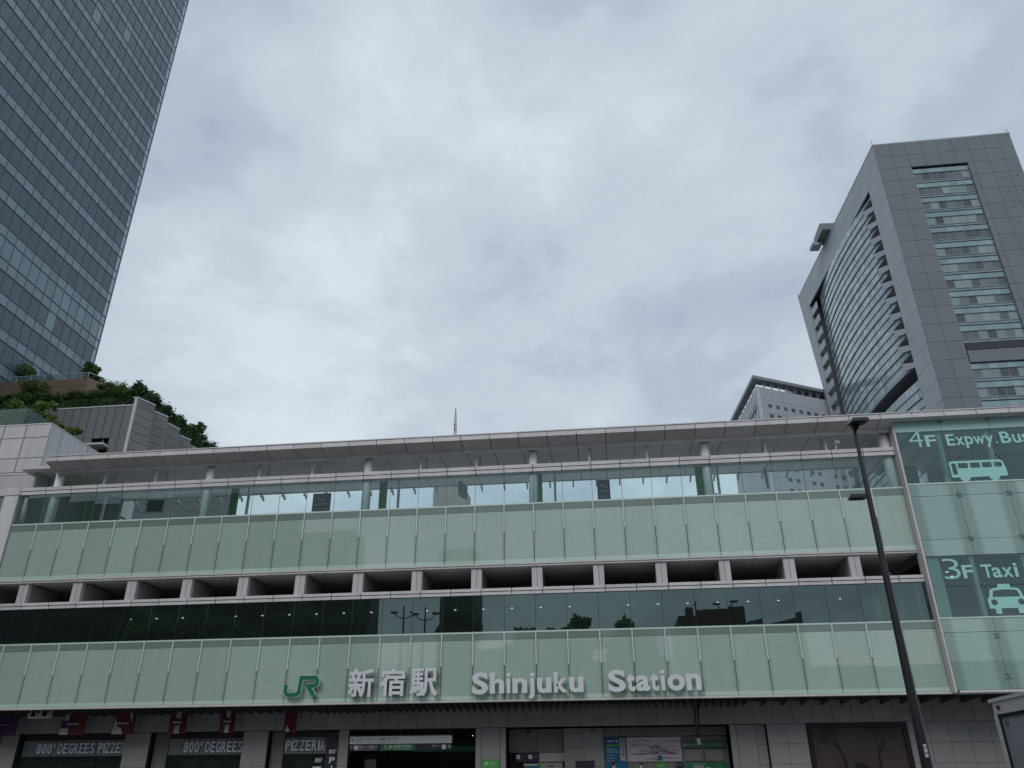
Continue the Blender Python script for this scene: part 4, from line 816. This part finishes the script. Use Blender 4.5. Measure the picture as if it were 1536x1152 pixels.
# hedge
def hedge(name, label, boxes, n, size=.14, mat='leaf_hedge'):
    c0 = boxes[0]; t = thing(name, label, 'hedge', ((c0[0]+c0[1])/2, (c0[2]+c0[3])/2, c0[4])); pts = []; core = MB()
    vol = [2*((b[1]-b[0])*(b[5]-b[4])+(b[3]-b[2])*(b[5]-b[4])+(b[1]-b[0])*(b[3]-b[2])) for b in boxes]
    for b, v_ in zip(boxes, vol):
        core.box(b[0]+.35, b[1]-.35, b[2]+.35, b[3]-.35, b[4]-.2, b[5]-.4); k = int(n*v_/sum(vol)); lo = np.array([b[0], b[2], b[4]]); hi = np.array([b[1], b[3], b[5]])
        p = rng.random((k, 3)); ax = rng.choice([0, 1, 2, 2], k); sd_ = rng.random(k) < .5; p[np.arange(k), ax] = np.where((ax == 2) | sd_, 1-.0, .0); p = lo+p*(hi-lo); p += rng.normal(size=(k, 3))*.16
        p[:, 2] += .28*np.sin(p[:, 0]*1.7+p[:, 1]*2.3)*(p[:, 2] > hi[2]-.5)+rng.exponential(.10, k)*(p[:, 2] > hi[2]-.4); pts.append(p)
    core.build('opaque_core', mat, t); leaf_mesh('foliage', leaves(n, np.concatenate(pts), size), mat, t)  # solid core added inside the leaf shell so no light passes through
hedge('hedge', 'long dark clipped hedge along the top of the grey roof garden wall', [(-64, -42.0, 23.2, 25.0, 36.6, 38.8)], 15000)
hedge('hedge', 'dark hedge falling back along the stepped stone wall', [(-42.5, -41.1, 23.6, 43, 36.4, 38.9), (-42.8, -42, 23.3, 26, 36.6, 39.4)], 15000)
for lab, b, h, r, mt, n in (('rounded green tree above the brown wall by the tower edge', (-54.6, 32.5, 44.5), 3.6, 1.9, 'leaf_mid', 2200), ('green shrub tree above the brown wall further left', (-63.0, 33.5, 44.5), 4.2, 2.4, 'leaf_mid', 2600),
                            ('bushy tree at the right end of the brown wall', (-48.8, 28.5, 36.5), 6.6, 2.5, 'leaf_mid', 3600), ('low tree at the right of the bushy tree', (-46.2, 29.5, 36.5), 5.3, 1.9, 'leaf_mid', 2400), ('tall tree in front of the brown wall', (-57.0, 27.2, 36.5), 6.4, 2.3, 'leaf_mid', 3200), ('slim tree in front of the brown wall near its middle', (-52.6, 27.4, 36.5), 4.8, 1.5, 'leaf_mid', 1700), 
                            ('light green tree behind the glass balustrade at the picture edge', (-46.8, 14.5, 25.0), 8.8, 2.5, 'leaf_light', 3600), ('bright green tree rising behind the glass balustrade', (-42.2, 11.0, 25.2), 6.8, 2.0, 'leaf_light', 3400), ('leafy tree between white annex and grey wall', (-39.6, 11.4, 25.2), 4.6, 1.7, 'leaf_mid', 2600), ('lower leafy tree nearest the loggia', (-37.9, 12.2, 24.5), 3.6, 1.5, 'leaf_mid', 2200), ('shrub on the stepped wall hedge', (-41.6, 36, 36.5), 4.4, 1.0, 'leaf_mid', 1100)):
    tree('terrace_tree', lab, b, h, r, mt, n, .17, 'roof garden trees')
# ================================================================== left glass tower
t = thing('glass_tower', 'tall blue-grey glass office tower cut by the upper left corner', 'building', (-80, 10, GZ))
TS, TY, MOD, FH = -64.0, 43.7, 1.655, 3.94
box('core', -104, TS-.12, -40, TY-.1, GZ, 176, 'tower_frame', t)
cells = []
for j in range(-6, 28):
    zc = 65.7+FH*j
    for i in range(50):
        y1 = TY-MOD*i; y0 = y1-MOD
        if y0 < -39: break
        band = (j == -2)
        u, v = px((TS, (y0+y1)/2, zc)); vis = -30 < u < 1560 and -30 < v < 700
        dist = (Vector((TS, y0, zc))-CAM).length
        cells.append((not vis, dist, i, j, y0, y1, zc, band))
cells.sort(); rl = random.Random(5); st_d, st_l = MB(), MB()
for n_, (hid, d, i, j, y0, y1, zc, band) in enumerate(cells):
    for nm, z0, z1, light in (('window_pane', zc-.68, zc+.68, True), ('spandrel_panel', zc+.72, zc+FH-.72, band or rl.random() < .006)):
        mt = 'tower_light' if light else 'tower_dark'
        a = (TS-.06, TS, y0+.035, y1-.035, z0, z1)
        if n_ < 300: box(nm, *a, mt, t, (0, random.gauss(0, .0012), random.gauss(0, .0012)))
        else: (st_l if light else st_d).box(*a)
stuff(st_l.build('far_panes', 'tower_light', t)); stuff(st_d.build('far_spandrels', 'tower_dark', t))
for j in range(-6, 28):
    zc = 65.7+FH*j
    for dz in (-.70, .70): box('transom', TS-.05, TS+.09, -39, TY, zc+dz-.035, zc+dz+.035, 'tower_frame', t)
    box('edge_tick', TS-.3, TS+.05, TY+.01, TY+.9, zc+.66, zc+.74, 'tower_frame', t); box('edge_tick', TS-.3, TS+.05, TY+.01, TY+.9, zc-.74, zc-.66, 'tower_frame', t)
for i in range(0, 50): y = TY-MOD*i; box('mullion', TS-.05, TS+.05, y-.028, y+.028, 38, 175, 'tower_frame', t)
box('edge_glass', TS-.08, TS-.04, TY+.05, TY+.82, 38, 175, 'edge_glass', t); box('edge_fin', TS-.1, TS+.06, TY+.84, TY+.95, 38, 175, 'tower_frame', t)
box('parapet', -104, TS+.1, -40, TY, 176, 178, 'tower_frame', t)
# ================================================================== right tower with bowed glass side
t = thing('curved_glass_tower', 'grey panelled tower with a bowed glass side at the upper right', 'building', (85, 125, GZ))
TA = Vector((71.45, 100, 0)); te = Vector((-.0629, .998, 0)); to = Vector((-.998, -.0629, 0)); TZ = 131.45
TP = lambda tt, b, z: TA+te*tt+to*b+Vector((0, 0, z))
far = lambda z: 63.7-(TZ-z)*.163
def rslab(name, t0, t1, z0, z1, b, th, mat, lean=False):
    q = [TP(t0, b, z0), TP(far(z0)-.05 if lean else t1, b, z0), TP(far(z1)-.05 if lean else t1, b, z1), TP(t0, b, z1)]; mb = MB(); mb.slab(q, -to*th); return mb.build(name, mat, t)
xy = lambda v: (v.x, v.y)
mb = MB(); mb.prism([xy(TP(.35, -.4, 0)), (100.5, 100.4), (97, 158), xy(TP(56.4, -6.6, 0)), xy(TP(6.9, -6.6, 0)), xy(TP(6.9, -.4, 0))][::1], GZ, 124.2); mb.build('core', 'dark_gap', t)
mb = MB(); mb.prism([xy(TP(.35, -.4, 0)), (100.5, 100.4), (97, 158), xy(TP(56.4, -.4, 0))], 124.22, 131.3); mb.build('core', 'dark_gap', t)
zrows = [131.45, 127.75, 124.3]+[120.9-4.1*i for i in range(0, 20)]
# side frame panels
for a, b in ((0.02, 2.25), (2.27, 4.5), (4.52, 6.85)):
    for z1, z0 in zip(zrows[:-1], zrows[1:]): rslab('frame_panel', a, b, z0+.03, z1-.03, 0, .38, 'granite_panel')
for i in range(13):
    a = 6.87+3.8*i
    for z1, z0 in ((131.45, 127.75), (127.75, 124.25)): rslab('frame_panel', a+.03, a+3.77, z0+.03, z1-.03, 0, .38, 'granite_panel')
for z1, z0 in zip(zrows[:-1], zrows[1:]):
    if far(z0) < 57.2: rslab('frame_panel', 54.8 if far(z0) < 55.5 else 56.3, 0, z0+.03, z1-.03, 0, 1.0, 'granite_panel', True) if far(z0) > 52 else None
    else: rslab('frame_panel', 56.3, 58.2 if far(z0) > 59 else 56.8, z0+.03, z1-.03, 0, 1.0, 'granite_panel'); rslab('frame_panel', 58.26 if far(z0) > 59 else 56.86, 0, z0+.03, z1-.03, 0, 1.0, 'granite_panel', True)
mb = MB(); mb.slab([TP(56.25, -1.02, 55), TP(56.25, -6.8, 55), TP(56.25, -6.8, 124.2), TP(56.25, -1.02, 124.2)], te*.25); mb.build('recess_wall', 'slate_panel', t)
# bowed glass: two bands per storey, dark fins, slab ends
def bow(tt): return .25-1.3*((28-tt)/20)**2 if tt < 28 else .25-1.9*((tt-28)/23.5)**2
NT = 40; tv = [7.6+43.9*i/NT for i in range(NT+1)]
def bowband(name, z0, z1, off, th, mat):
    mb = MB()
    for i in range(NT): mb.slab([TP(tv[i], bow(tv[i])+off, z0), TP(tv[i+1], bow(tv[i+1])+off, z0), TP(tv[i+1], bow(tv[i+1])+off, z1), TP(tv[i], bow(tv[i])+off, z1)], -to*th)
    return mb.build(name, mat, t)
fl = [79.6+4.05*i for i in range(11)]+[76.2-4.05*(i+1) for i in range(6)]
for z in fl:
    bowband('glass_band', z+.12, z+1.95, 0, .15, 'curved_glass'); bowband('glass_band', z+2.12, z+3.95, 0, .15, 'curved_glass')
    bowband('sunshade_fin', z-.08, z+.08, .24, .36, 'tower_frame'); bowband('sunshade_fin', z+1.98, z+2.10, .16, .28, 'tower_frame')
    mb = MB(); q = [TP(7.0, -6.4, z+1.9)]+[TP(a, bow(a)-.2, z+1.9) for a in tv[::4]]+[TP(56.2, -6.4, z+1.9)]; mb.slab([Vector(p) for p in q], (0, 0, .35)); mb.build('floor_slab', 'granite_panel', t)
    rslab('balcony_panel', 51.4, 56.2, z+.4, z+2.5, -.25, .25, 'granite_panel')
    if z > 79:
        mb = MB(); mb.slab([TP(6.95, .05, z-.25), TP(11.3, .35, z+1.7), TP(6.95, .05, z+1.75)][::-1], -to*.5); mb.build('notch_shade', 'dark_gap', t)  # dark plate before the glass, stands in for the shade of a recess
        mb = MB(); mb.slab([TP(6.95, .03, z-1.5), TP(10.9, .32, z-.2), TP(11.3, .34, z+1.65), TP(6.95, .03, z-.3)][::-1], -to*.3); mb.build('notch_panel', 'granite_panel', t)
rslab('dark_slot', 6.9, 56, 76.4, 79.3, -5.6, .3, 'dark_gap'); 
bowband('slot_sill', 79.1, 79.45, .3, .5, 'granite_panel')
# front face
cols = [71.5]+[71.6+3.3*i for i in range(1, 9)]+[100.8]
SXA, SXB = 78.45, 90.1
for ci, (a, b) in enumerate(zip(cols[:-1], cols[1:])):
    for z1, z0 in zip(zrows[:-1], zrows[1:]):
        x0, x1 = a, b
        if z1 < 124.4:
            if a < SXA < b: x1 = SXA-.05
            elif a < SXB < b: x0 = SXB+.05
            elif a >= SXA and b <= SXB: continue
            if a < SXA < b and x1-x0 < .3: continue
            if 90 < a and 74 < z1 < 81: pass
        box('front_panel', x0+.03, x1-.03, 99.7, 100.1, z0+.03, z1-.03, 'slate_panel', t)
        if a > 91 and z1 < 122 and ci in (7, 8): box('wall_vent', (a+b)/2-.3, (a+b)/2+.1, 99.6, 99.69, z1-1.4, z1-1.1, 'tower_frame', t)
box('strip_recess', SXA, SXB, 100.9, 101.2, 40, 124.2, 'dark_gap', t)
rp = random.Random(11); npn = 7; wpn = (SXB-SXA)/npn
for z in [119.95-4.05*i for i in range(11)]+[70.95, 66.9, 62.8, 58.7]:
    for i in range(npn):
        a = SXA+wpn*i; b = a+wpn
        box('spandrel_glass', a+.03, b-.03, 100.2, 100.3, z+2.75, z+3.9, 'teal_glass', t); box('spandrel_glass', a+.03, b-.03, 100.2, 100.3, z+.1, z+.55, 'teal_glass', t)
        box('window_pane', a+.05, b-.05, 100.25, 100.3, z+.73, z+2.6, 'pane_blind' if rp.random() < .32 else 'pane_dark', t)
    box('sill_bar', SXA, SXB, 100.08, 100.4, z+2.61, z+2.74, 'tower_frame', t); box('sill_bar', SXA, SXB, 100.05, 100.4, z+.56, z+.72, 'frame_light', t); box('sill_bar', SXA, SXB, 100.05, 100.4, z-.04, z+.09, 'tower_frame', t)
for i in range(npn+1): x = SXA+wpn*i; box('mullion', x-.045, x+.045, 100.17, 100.31, 44, 124, 'frame_light', t)
box('front_slot', SXA, 100.8, 99.66, 99.8, 77.7, 79.3, 'dark_interior', t); box('front_band', SXA, SXB, 99.75, 100.2, 75.0, 77.65, 'slate_panel', t)
mb = MB(); mb.slab([TP(-.05, .05, TZ), Vector((100.9, 99.6, TZ)), Vector((97, 158, TZ)), TP(63.8, .05, TZ)], (0, 0, .35)); mb.build('roof_cap', 'granite_panel', t)
for p in (TP(.1, -.1, TZ), Vector((100.6, 99.9, TZ)), TP(63.5, -.1, TZ)): mb = MB(); mb.tube([p, p+Vector((0, 0, 1.6))], .07, 5); mb.build('lightning_rod', 'tower_frame', t)
mb = MB(); mb.slab([TP(31, 2.2, 131.9), TP(38, 2.2, 131.9), TP(38, 2.2, 133.9), TP(32, 2.2, 134.6), TP(31, 2.2, 133.9)], -to*10); mb.build('roof_crane', 'slate_panel', t)
mb = MB(); mb.slab([TP(36, 3.4, 130.8), TP(39, 3.4, 130.8), TP(39, 3.4, 131.7), TP(36, 3.4, 131.7)], -to*2.4); mb.build('roof_crane_arm', 'granite_panel', t)
# ================================================================== white hotel tower behind
t = thing('white_tower', 'distant white tower with striped side, small windows and overhanging roof frame', 'building', (57, 165, GZ))
HC = Vector((48.24, 150, 0)); hr = Vector((.877, .480, 0)); hl = Vector((-.076, .997, 0)); HT = 96.7
HR = lambda a, z, o=0: HC+hr*a+Vector((hr.y, -hr.x, 0))*o+Vector((0, 0, z)); HL = lambda a, z, o=0: HC+hl*a+Vector((-hl.y, hl.x, 0))*o+Vector((0, 0, z))
mb = MB(); mb.prism([xy(HC+hr*.3+hl*.3), xy(HC+hr*34+hl*.3), xy(HC+hr*34+hl*34), xy(HC+hl*34+hr*.3)], GZ, HT-.1); mb.build('core', 'hotel_dark', t)
for i in range(14):
    for z0, z1 in [(HT-3.6*(j+1), HT-3.6*j) for j in range(12)]:
        if 90.2-3.6*((90.2-z0)//3.6) and i in range(0, 14) and False: pass
        mb = MB(); mb.slab([HR(2.6*i+.03, z0+.03), HR(2.6*(i+1)-.03, z0+.03), HR(2.6*(i+1)-.03, z1-.03), HR(2.6*i+.03, z1-.03)], Vector((-hr.y, hr.x, 0))*.3); mb.build('wall_panel', 'hotel_white', t)
for i in range(1, 11):
    for j in range(9):
        z = 91.0-2.9*j; a = 2.55*i+.55
        if j > 3 and i % 3 == 1: continue
        mb = MB(); mb.slab([HR(a, z, .06), HR(a+1.15, z, .06), HR(a+1.15, z+1.0, .06), HR(a, z+1.0, .06)], Vector((-hr.y, hr.x, 0))*.1); mb.build('window', 'hotel_dark', t)
for i in range(15):
    mb = MB(); mb.slab([HL(2.3*i, 30, .0), HL(2.3*i, HT, .0), HL(2.3*i+1.15, HT, .0), HL(2.3*i+1.15, 30, .0)], Vector((hl.y, -hl.x, 0))*.8); mb.build('pier', 'hotel_white', t)
box_sign = MB(); box_sign.slab([HL(5.5, 89.5, .3), HL(7.3, 89.5, .3), HL(7.3, 93.5, .3), HL(5.5, 93.5, .3)], Vector((hl.y, -hl.x, 0))*.1)
for i in range(6):
    mb = MB(); z = 92.8-.0*i; mb.slab([HL(2.2+1.5*i, 91.0, .28), HL(3.3+1.5*i, 91.0, .28), HL(3.3+1.5*i, 92.6, .28), HL(2.2+1.5*i, 92.6, .28)], Vector((hl.y, -hl.x, 0))*.1); mb.build('sign_mark', 'hotel_dark', t)
RC = Vector((47.7, 149.6, 99.0))
mb = MB(); mb.slab([RC, RC+hr*36, RC+hr*36+hl*3.2, RC+hr*2.0+hl*3.2, RC+hl*36+hr*2.0, RC+hl*36], (0, 0, .9)); mb.build('roof_frame', 'roof_grey', t)
for i in range(9):
    p = HR(3+2.6*i, HT, -.6); q = p+Vector((0, 0, 2.4)); r2 = HR(3+2.6*i+1.3, HT+2.4, -.6)
    mb = MB(); mb.tube([p, q], .12, 6); mb.tube([p, r2], .08, 6); mb.build('roof_truss', 'frame_light', t)
for i in range(9): p = HL(3+3.4*i, HT, -.6); mb = MB(); mb.tube([p, p+Vector((0, 0, 2.4))], .14, 6); mb.build('roof_truss', 'frame_light', t)
mb = MB(); mb.prism([xy(HR(15, 0, -3)), xy(HR(30, 0, -3)), xy(HR(30, 0, -12)), xy(HR(15, 0, -12))], HT, 100.6); mb.build('plant_room', 'roof_grey', t)
# ================================================================== beige block with lattice mast
t = thing('beige_block', 'plain beige block seen through the upper glass under the red mast', 'building', (-34, 155, GZ))
for i in range(3):
    for j in range(20): box('wall_panel', -38.1+2.8*i+.02, -38.1+2.8*(i+1)-.02, 150, 150.2, 72.5-3*(j+1)+.02, 72.5-3*j-.02, 'beige_wall', t)
box('core', -38, -29.8, 150.25, 160, GZ, 72.3, 'beige_wall', t); box('parapet', -38.2, -29.6, 149.9, 150.24, 72.52, 72.9, 'beige_wall', t)
t = thing('lattice_mast', 'thin red and white lattice mast above the station roof', 'mast', (-33.5, 154, 72.3))
for i in range(16):
    z0 = 72.3+1.45*i; z1 = z0+1.45; w0 = .62-.028*i; w1 = .62-.028*(i+1); mb = MB(); C4 = [(-1, -1), (1, -1), (1, 1), (-1, 1)]
    for k, (a, b) in enumerate(C4):
        c, d = C4[(k+1) % 4]; P0 = (-33.5+a*w0, 154+b*w0, z0); P1 = (-33.5+a*w1, 154+b*w1, z1); Q1 = (-33.5+c*w1, 154+d*w1, z1); Q0 = (-33.5+c*w0, 154+d*w0, z0)
        mb.tube([P0, P1], .07, 5); mb.tube([P0, Q1], .04, 4); mb.tube([Q0, P1], .04, 4); mb.tube([P1, Q1], .04, 4)
    mb.build('mast_section', 'mast_red' if (i//2) % 2 == 0 else 'mast_white', t)
mb = MB(); mb.tube([(-33.5, 154, 95.5), (-33.5, 154, 97.2)], .12, 6); mb.build('beacon', 'hotel_dark', t)
# ================================================================== across the street (seen as reflections)
def block(label, x0, x1, y0, y1, h, mat, top=None):
    t = thing('street_block', label, 'building', ((x0+x1)/2, (y0+y1)/2, 0)); mb = MB(); mb.v = [(x0, y0, 0), (x1, y0, 0), (x1, y1, 0), (x0, y1, 0), (x0, y0, h), (x1, y0, top or h), (x1, y1, top or h), (x0, y1, h)]; mb.f = list(FACES); mb.build('wall', mat, t)
    nx = max(2, int((x1-x0)/4)); w = (x1-x0)/nx
    for j in range(int((min(h, top or h)-3)/3.8)):
        mb = MB()
        for i in range(nx): mb.box(x0+w*i+.5, x0+w*(i+1)-.5, y1+.02, y1+.10, 3+3.8*j, 3+3.8*j+1.9)
        mb.build('window_row', 'block_window', t)
    return t
block('tall dark office block mirrored in the left of the facade', -130, -46, -82, -75, 46, 'block_dark'); block('lower dark wing mirrored above the JR logo', -45.8, -34, -80, -75, 38.5, 'block_dark'); block('narrow dark block mirrored beside the lamp masts', -33.8, -30.4, -80, -75.5, 31, 'block_grey')
block('slim ribbed block mirrored left of the station lettering', -20, -14.5, -81, -75, 35, 'block_grey'); block('long low block mirrored in the lettered green band', -14.3, -3, -95, -75, 20.2, 'block_dark'); block('second low block mirrored behind the word Station', -2.8, 15.8, -95, -76, 18.3, 'block_grey')
t = block('brown brick building mirrored in the lower glass band', 16, 25.8, -92, -75, 24.6, 'brick_red'); box('chimney', 17.5, 18.6, -80, -78, 24.6, 26.4, 'brick_red', t); box('roof_tank', 20, 24, -84, -80, 24.6, 25.6, 'block_grey', t)
block('wedge roofed grey building mirrored right of the brick one', 26, 33.2, -92, -75, 22.3, 'block_grey', 24); block('low right-hand block mirrored behind the street lamp', 34, 120, -100, -78, 17, 'block_dark')
def mast(label, x, y, h):
    t = thing('lamp_mast', label, 'street lamp', (x, y, .1), 'lamp masts across the street'); mb = MB(); mb.tube([(x, y, .1), (x, y, h)], [.22, .1], 8); mb.build('pole', 'black_metal', t)
    for z in (h-1.2, h-4.2):
        for sgn in (-1, 1): mb = MB(); mb.tube([(x, y, z-.6), (x+sgn*.9, y, z-.3), (x+sgn*1.4, y, z+.2)], .06, 5); mb.build('arm', 'black_metal', t); box('lamp', x+sgn*1.4-.45, x+sgn*1.4+.45, y-.2, y+.2, z+.2, z+.42, 'black_metal', t)
mast('left one of two branched lamp masts mirrored in the lower glass', -21.6, -60, 23.5); mast('right one of two branched lamp masts mirrored in the lower glass', -18.7, -60, 23.5); mast('single lamp mast mirrored in front of the brick building', 20.6, -60, 23.3)
ORD = ('leftmost', 'second from the left', 'third from the left', 'fourth from the left', 'fifth from the left', 'sixth from the left', 'fifth from the right', 'fourth from the right', 'third from the right', 'second from the right', 'rightmost')
for i, (x, h, r) in enumerate(((-84, 24, 7), (-68, 25, 6), (-60, 24.5, 6), (-51, 23.8, 6.5), (-43.5, 22.6, 5), (-36, 23.5, 5), (-31, 24.2, 5), (-14.2, 23, 3.6), (-4.5, 20.5, 4.5), (1.5, 21.5, 4.5), (8, 20.5, 4.5))):
    tree('street_tree', ORD[i]+' of the leafy street trees mirrored in the lower glass', (x, -60, .1), h, r, 'leaf_light' if i % 3 else 'leaf_mid', 3200, .42, 'street trees across the road')
# ================================================================== two passers-by
def person(label, x, y, h, coat, face):
    me = bpy.data.meshes.new('body'); k = h/1.72
    V = [(0, 0, .92), (0, .01, 1.12), (0, .02, 1.34), (0, .01, 1.46), (0, -.01, 1.55), (0, -.02, 1.64), (.09, 0, .88), (.10, -.02, .48), (.10, .03, .09), (.10, -.14, .03), (-.09, 0, .88), (-.10, .03, .48), (-.10, .08, .09), (-.10, -.09, .03), (.17, .01, 1.38), (.23, .03, 1.12), (.22, -.06, .88), (.21, -.09, .78), (-.17, .01, 1.38), (-.23, .02, 1.12), (-.22, -.05, .88), (-.21, -.08, .78)]
    R_ = [.15, .14, .16, .07, .055, .085, .085, .06, .042, .035, .085, .06, .042, .035, .07, .05, .036, .03, .07, .05, .036, .03]
    E_ = [(0, 1), (1, 2), (2, 3), (3, 4), (4, 5), (0, 6), (6, 7), (7, 8), (8, 9), (0, 10), (10, 11), (11, 12), (12, 13), (2, 14), (14, 15), (15, 16), (16, 17), (2, 18), (18, 19), (19, 20), (20, 21)]
    me.from_pydata([tuple(c*k for c in v) for v in V], E_, []); ob = bpy.data.objects.new('body', me); COL.objects.link(ob); m1 = ob.modifiers.new('skin', 'SKIN'); me.skin_vertices[0].data[0].use_root = True
    for i, r in enumerate(R_): me.skin_vertices[0].data[i].radius = (r*k, r*k*(.8 if i < 3 else 1))
    m2 = ob.modifiers.new('sub', 'SUBSURF'); m2.levels = m2.render_levels = 2; bpy.context.view_layer.update()
    nm = bpy.data.meshes.new_from_object(ob.evaluated_get(bpy.context.evaluated_depsgraph_get())); bpy.data.objects.remove(ob)
    nm.materials.clear(); nm.materials.append(M[coat]); nm.materials.append(M['skin'])
    for p in nm.polygons: p.material_index = 1 if p.center.z > 1.49*k or (p.center.z < .84*k and abs(p.center.x) > .17*k) else 0; p.use_smooth = True
    t = thing('person', label, 'person', (x, y, GZ)); b = bpy.data.objects.new('body', nm); b.parent = t; COL.objects.link(b)
    bm = bmesh.new(); bmesh.ops.create_uvsphere(bm, u_segments=16, v_segments=10, radius=.105*k); bmesh.ops.scale(bm, vec=(.9, 1.05, 1.05), verts=bm.verts); bmesh.ops.delete(bm, geom=[v for v in bm.verts if v.co.z < -.03*k and v.co.y < .03*k], context='VERTS'); hm = bpy.data.meshes.new('hair'); bm.to_mesh(hm); bm.free(); hm.materials.append(M['hair'])
    for p in hm.polygons: p.use_smooth = True
    o = bpy.data.objects.new('hair', hm); o.parent = t; o.location = (0, .005, 1.645*k); COL.objects.link(o); t.rotation_euler = (0, 0, face); return t
person('dark-haired passer-by in front of the blue poster, only the head in view', 5.25, -6, 1.80, 'coat_dark', 2.6); person('second dark-haired passer-by right of the blue poster, top of head in view', 6.48, -6, 1.74, 'coat_grey', -.4)
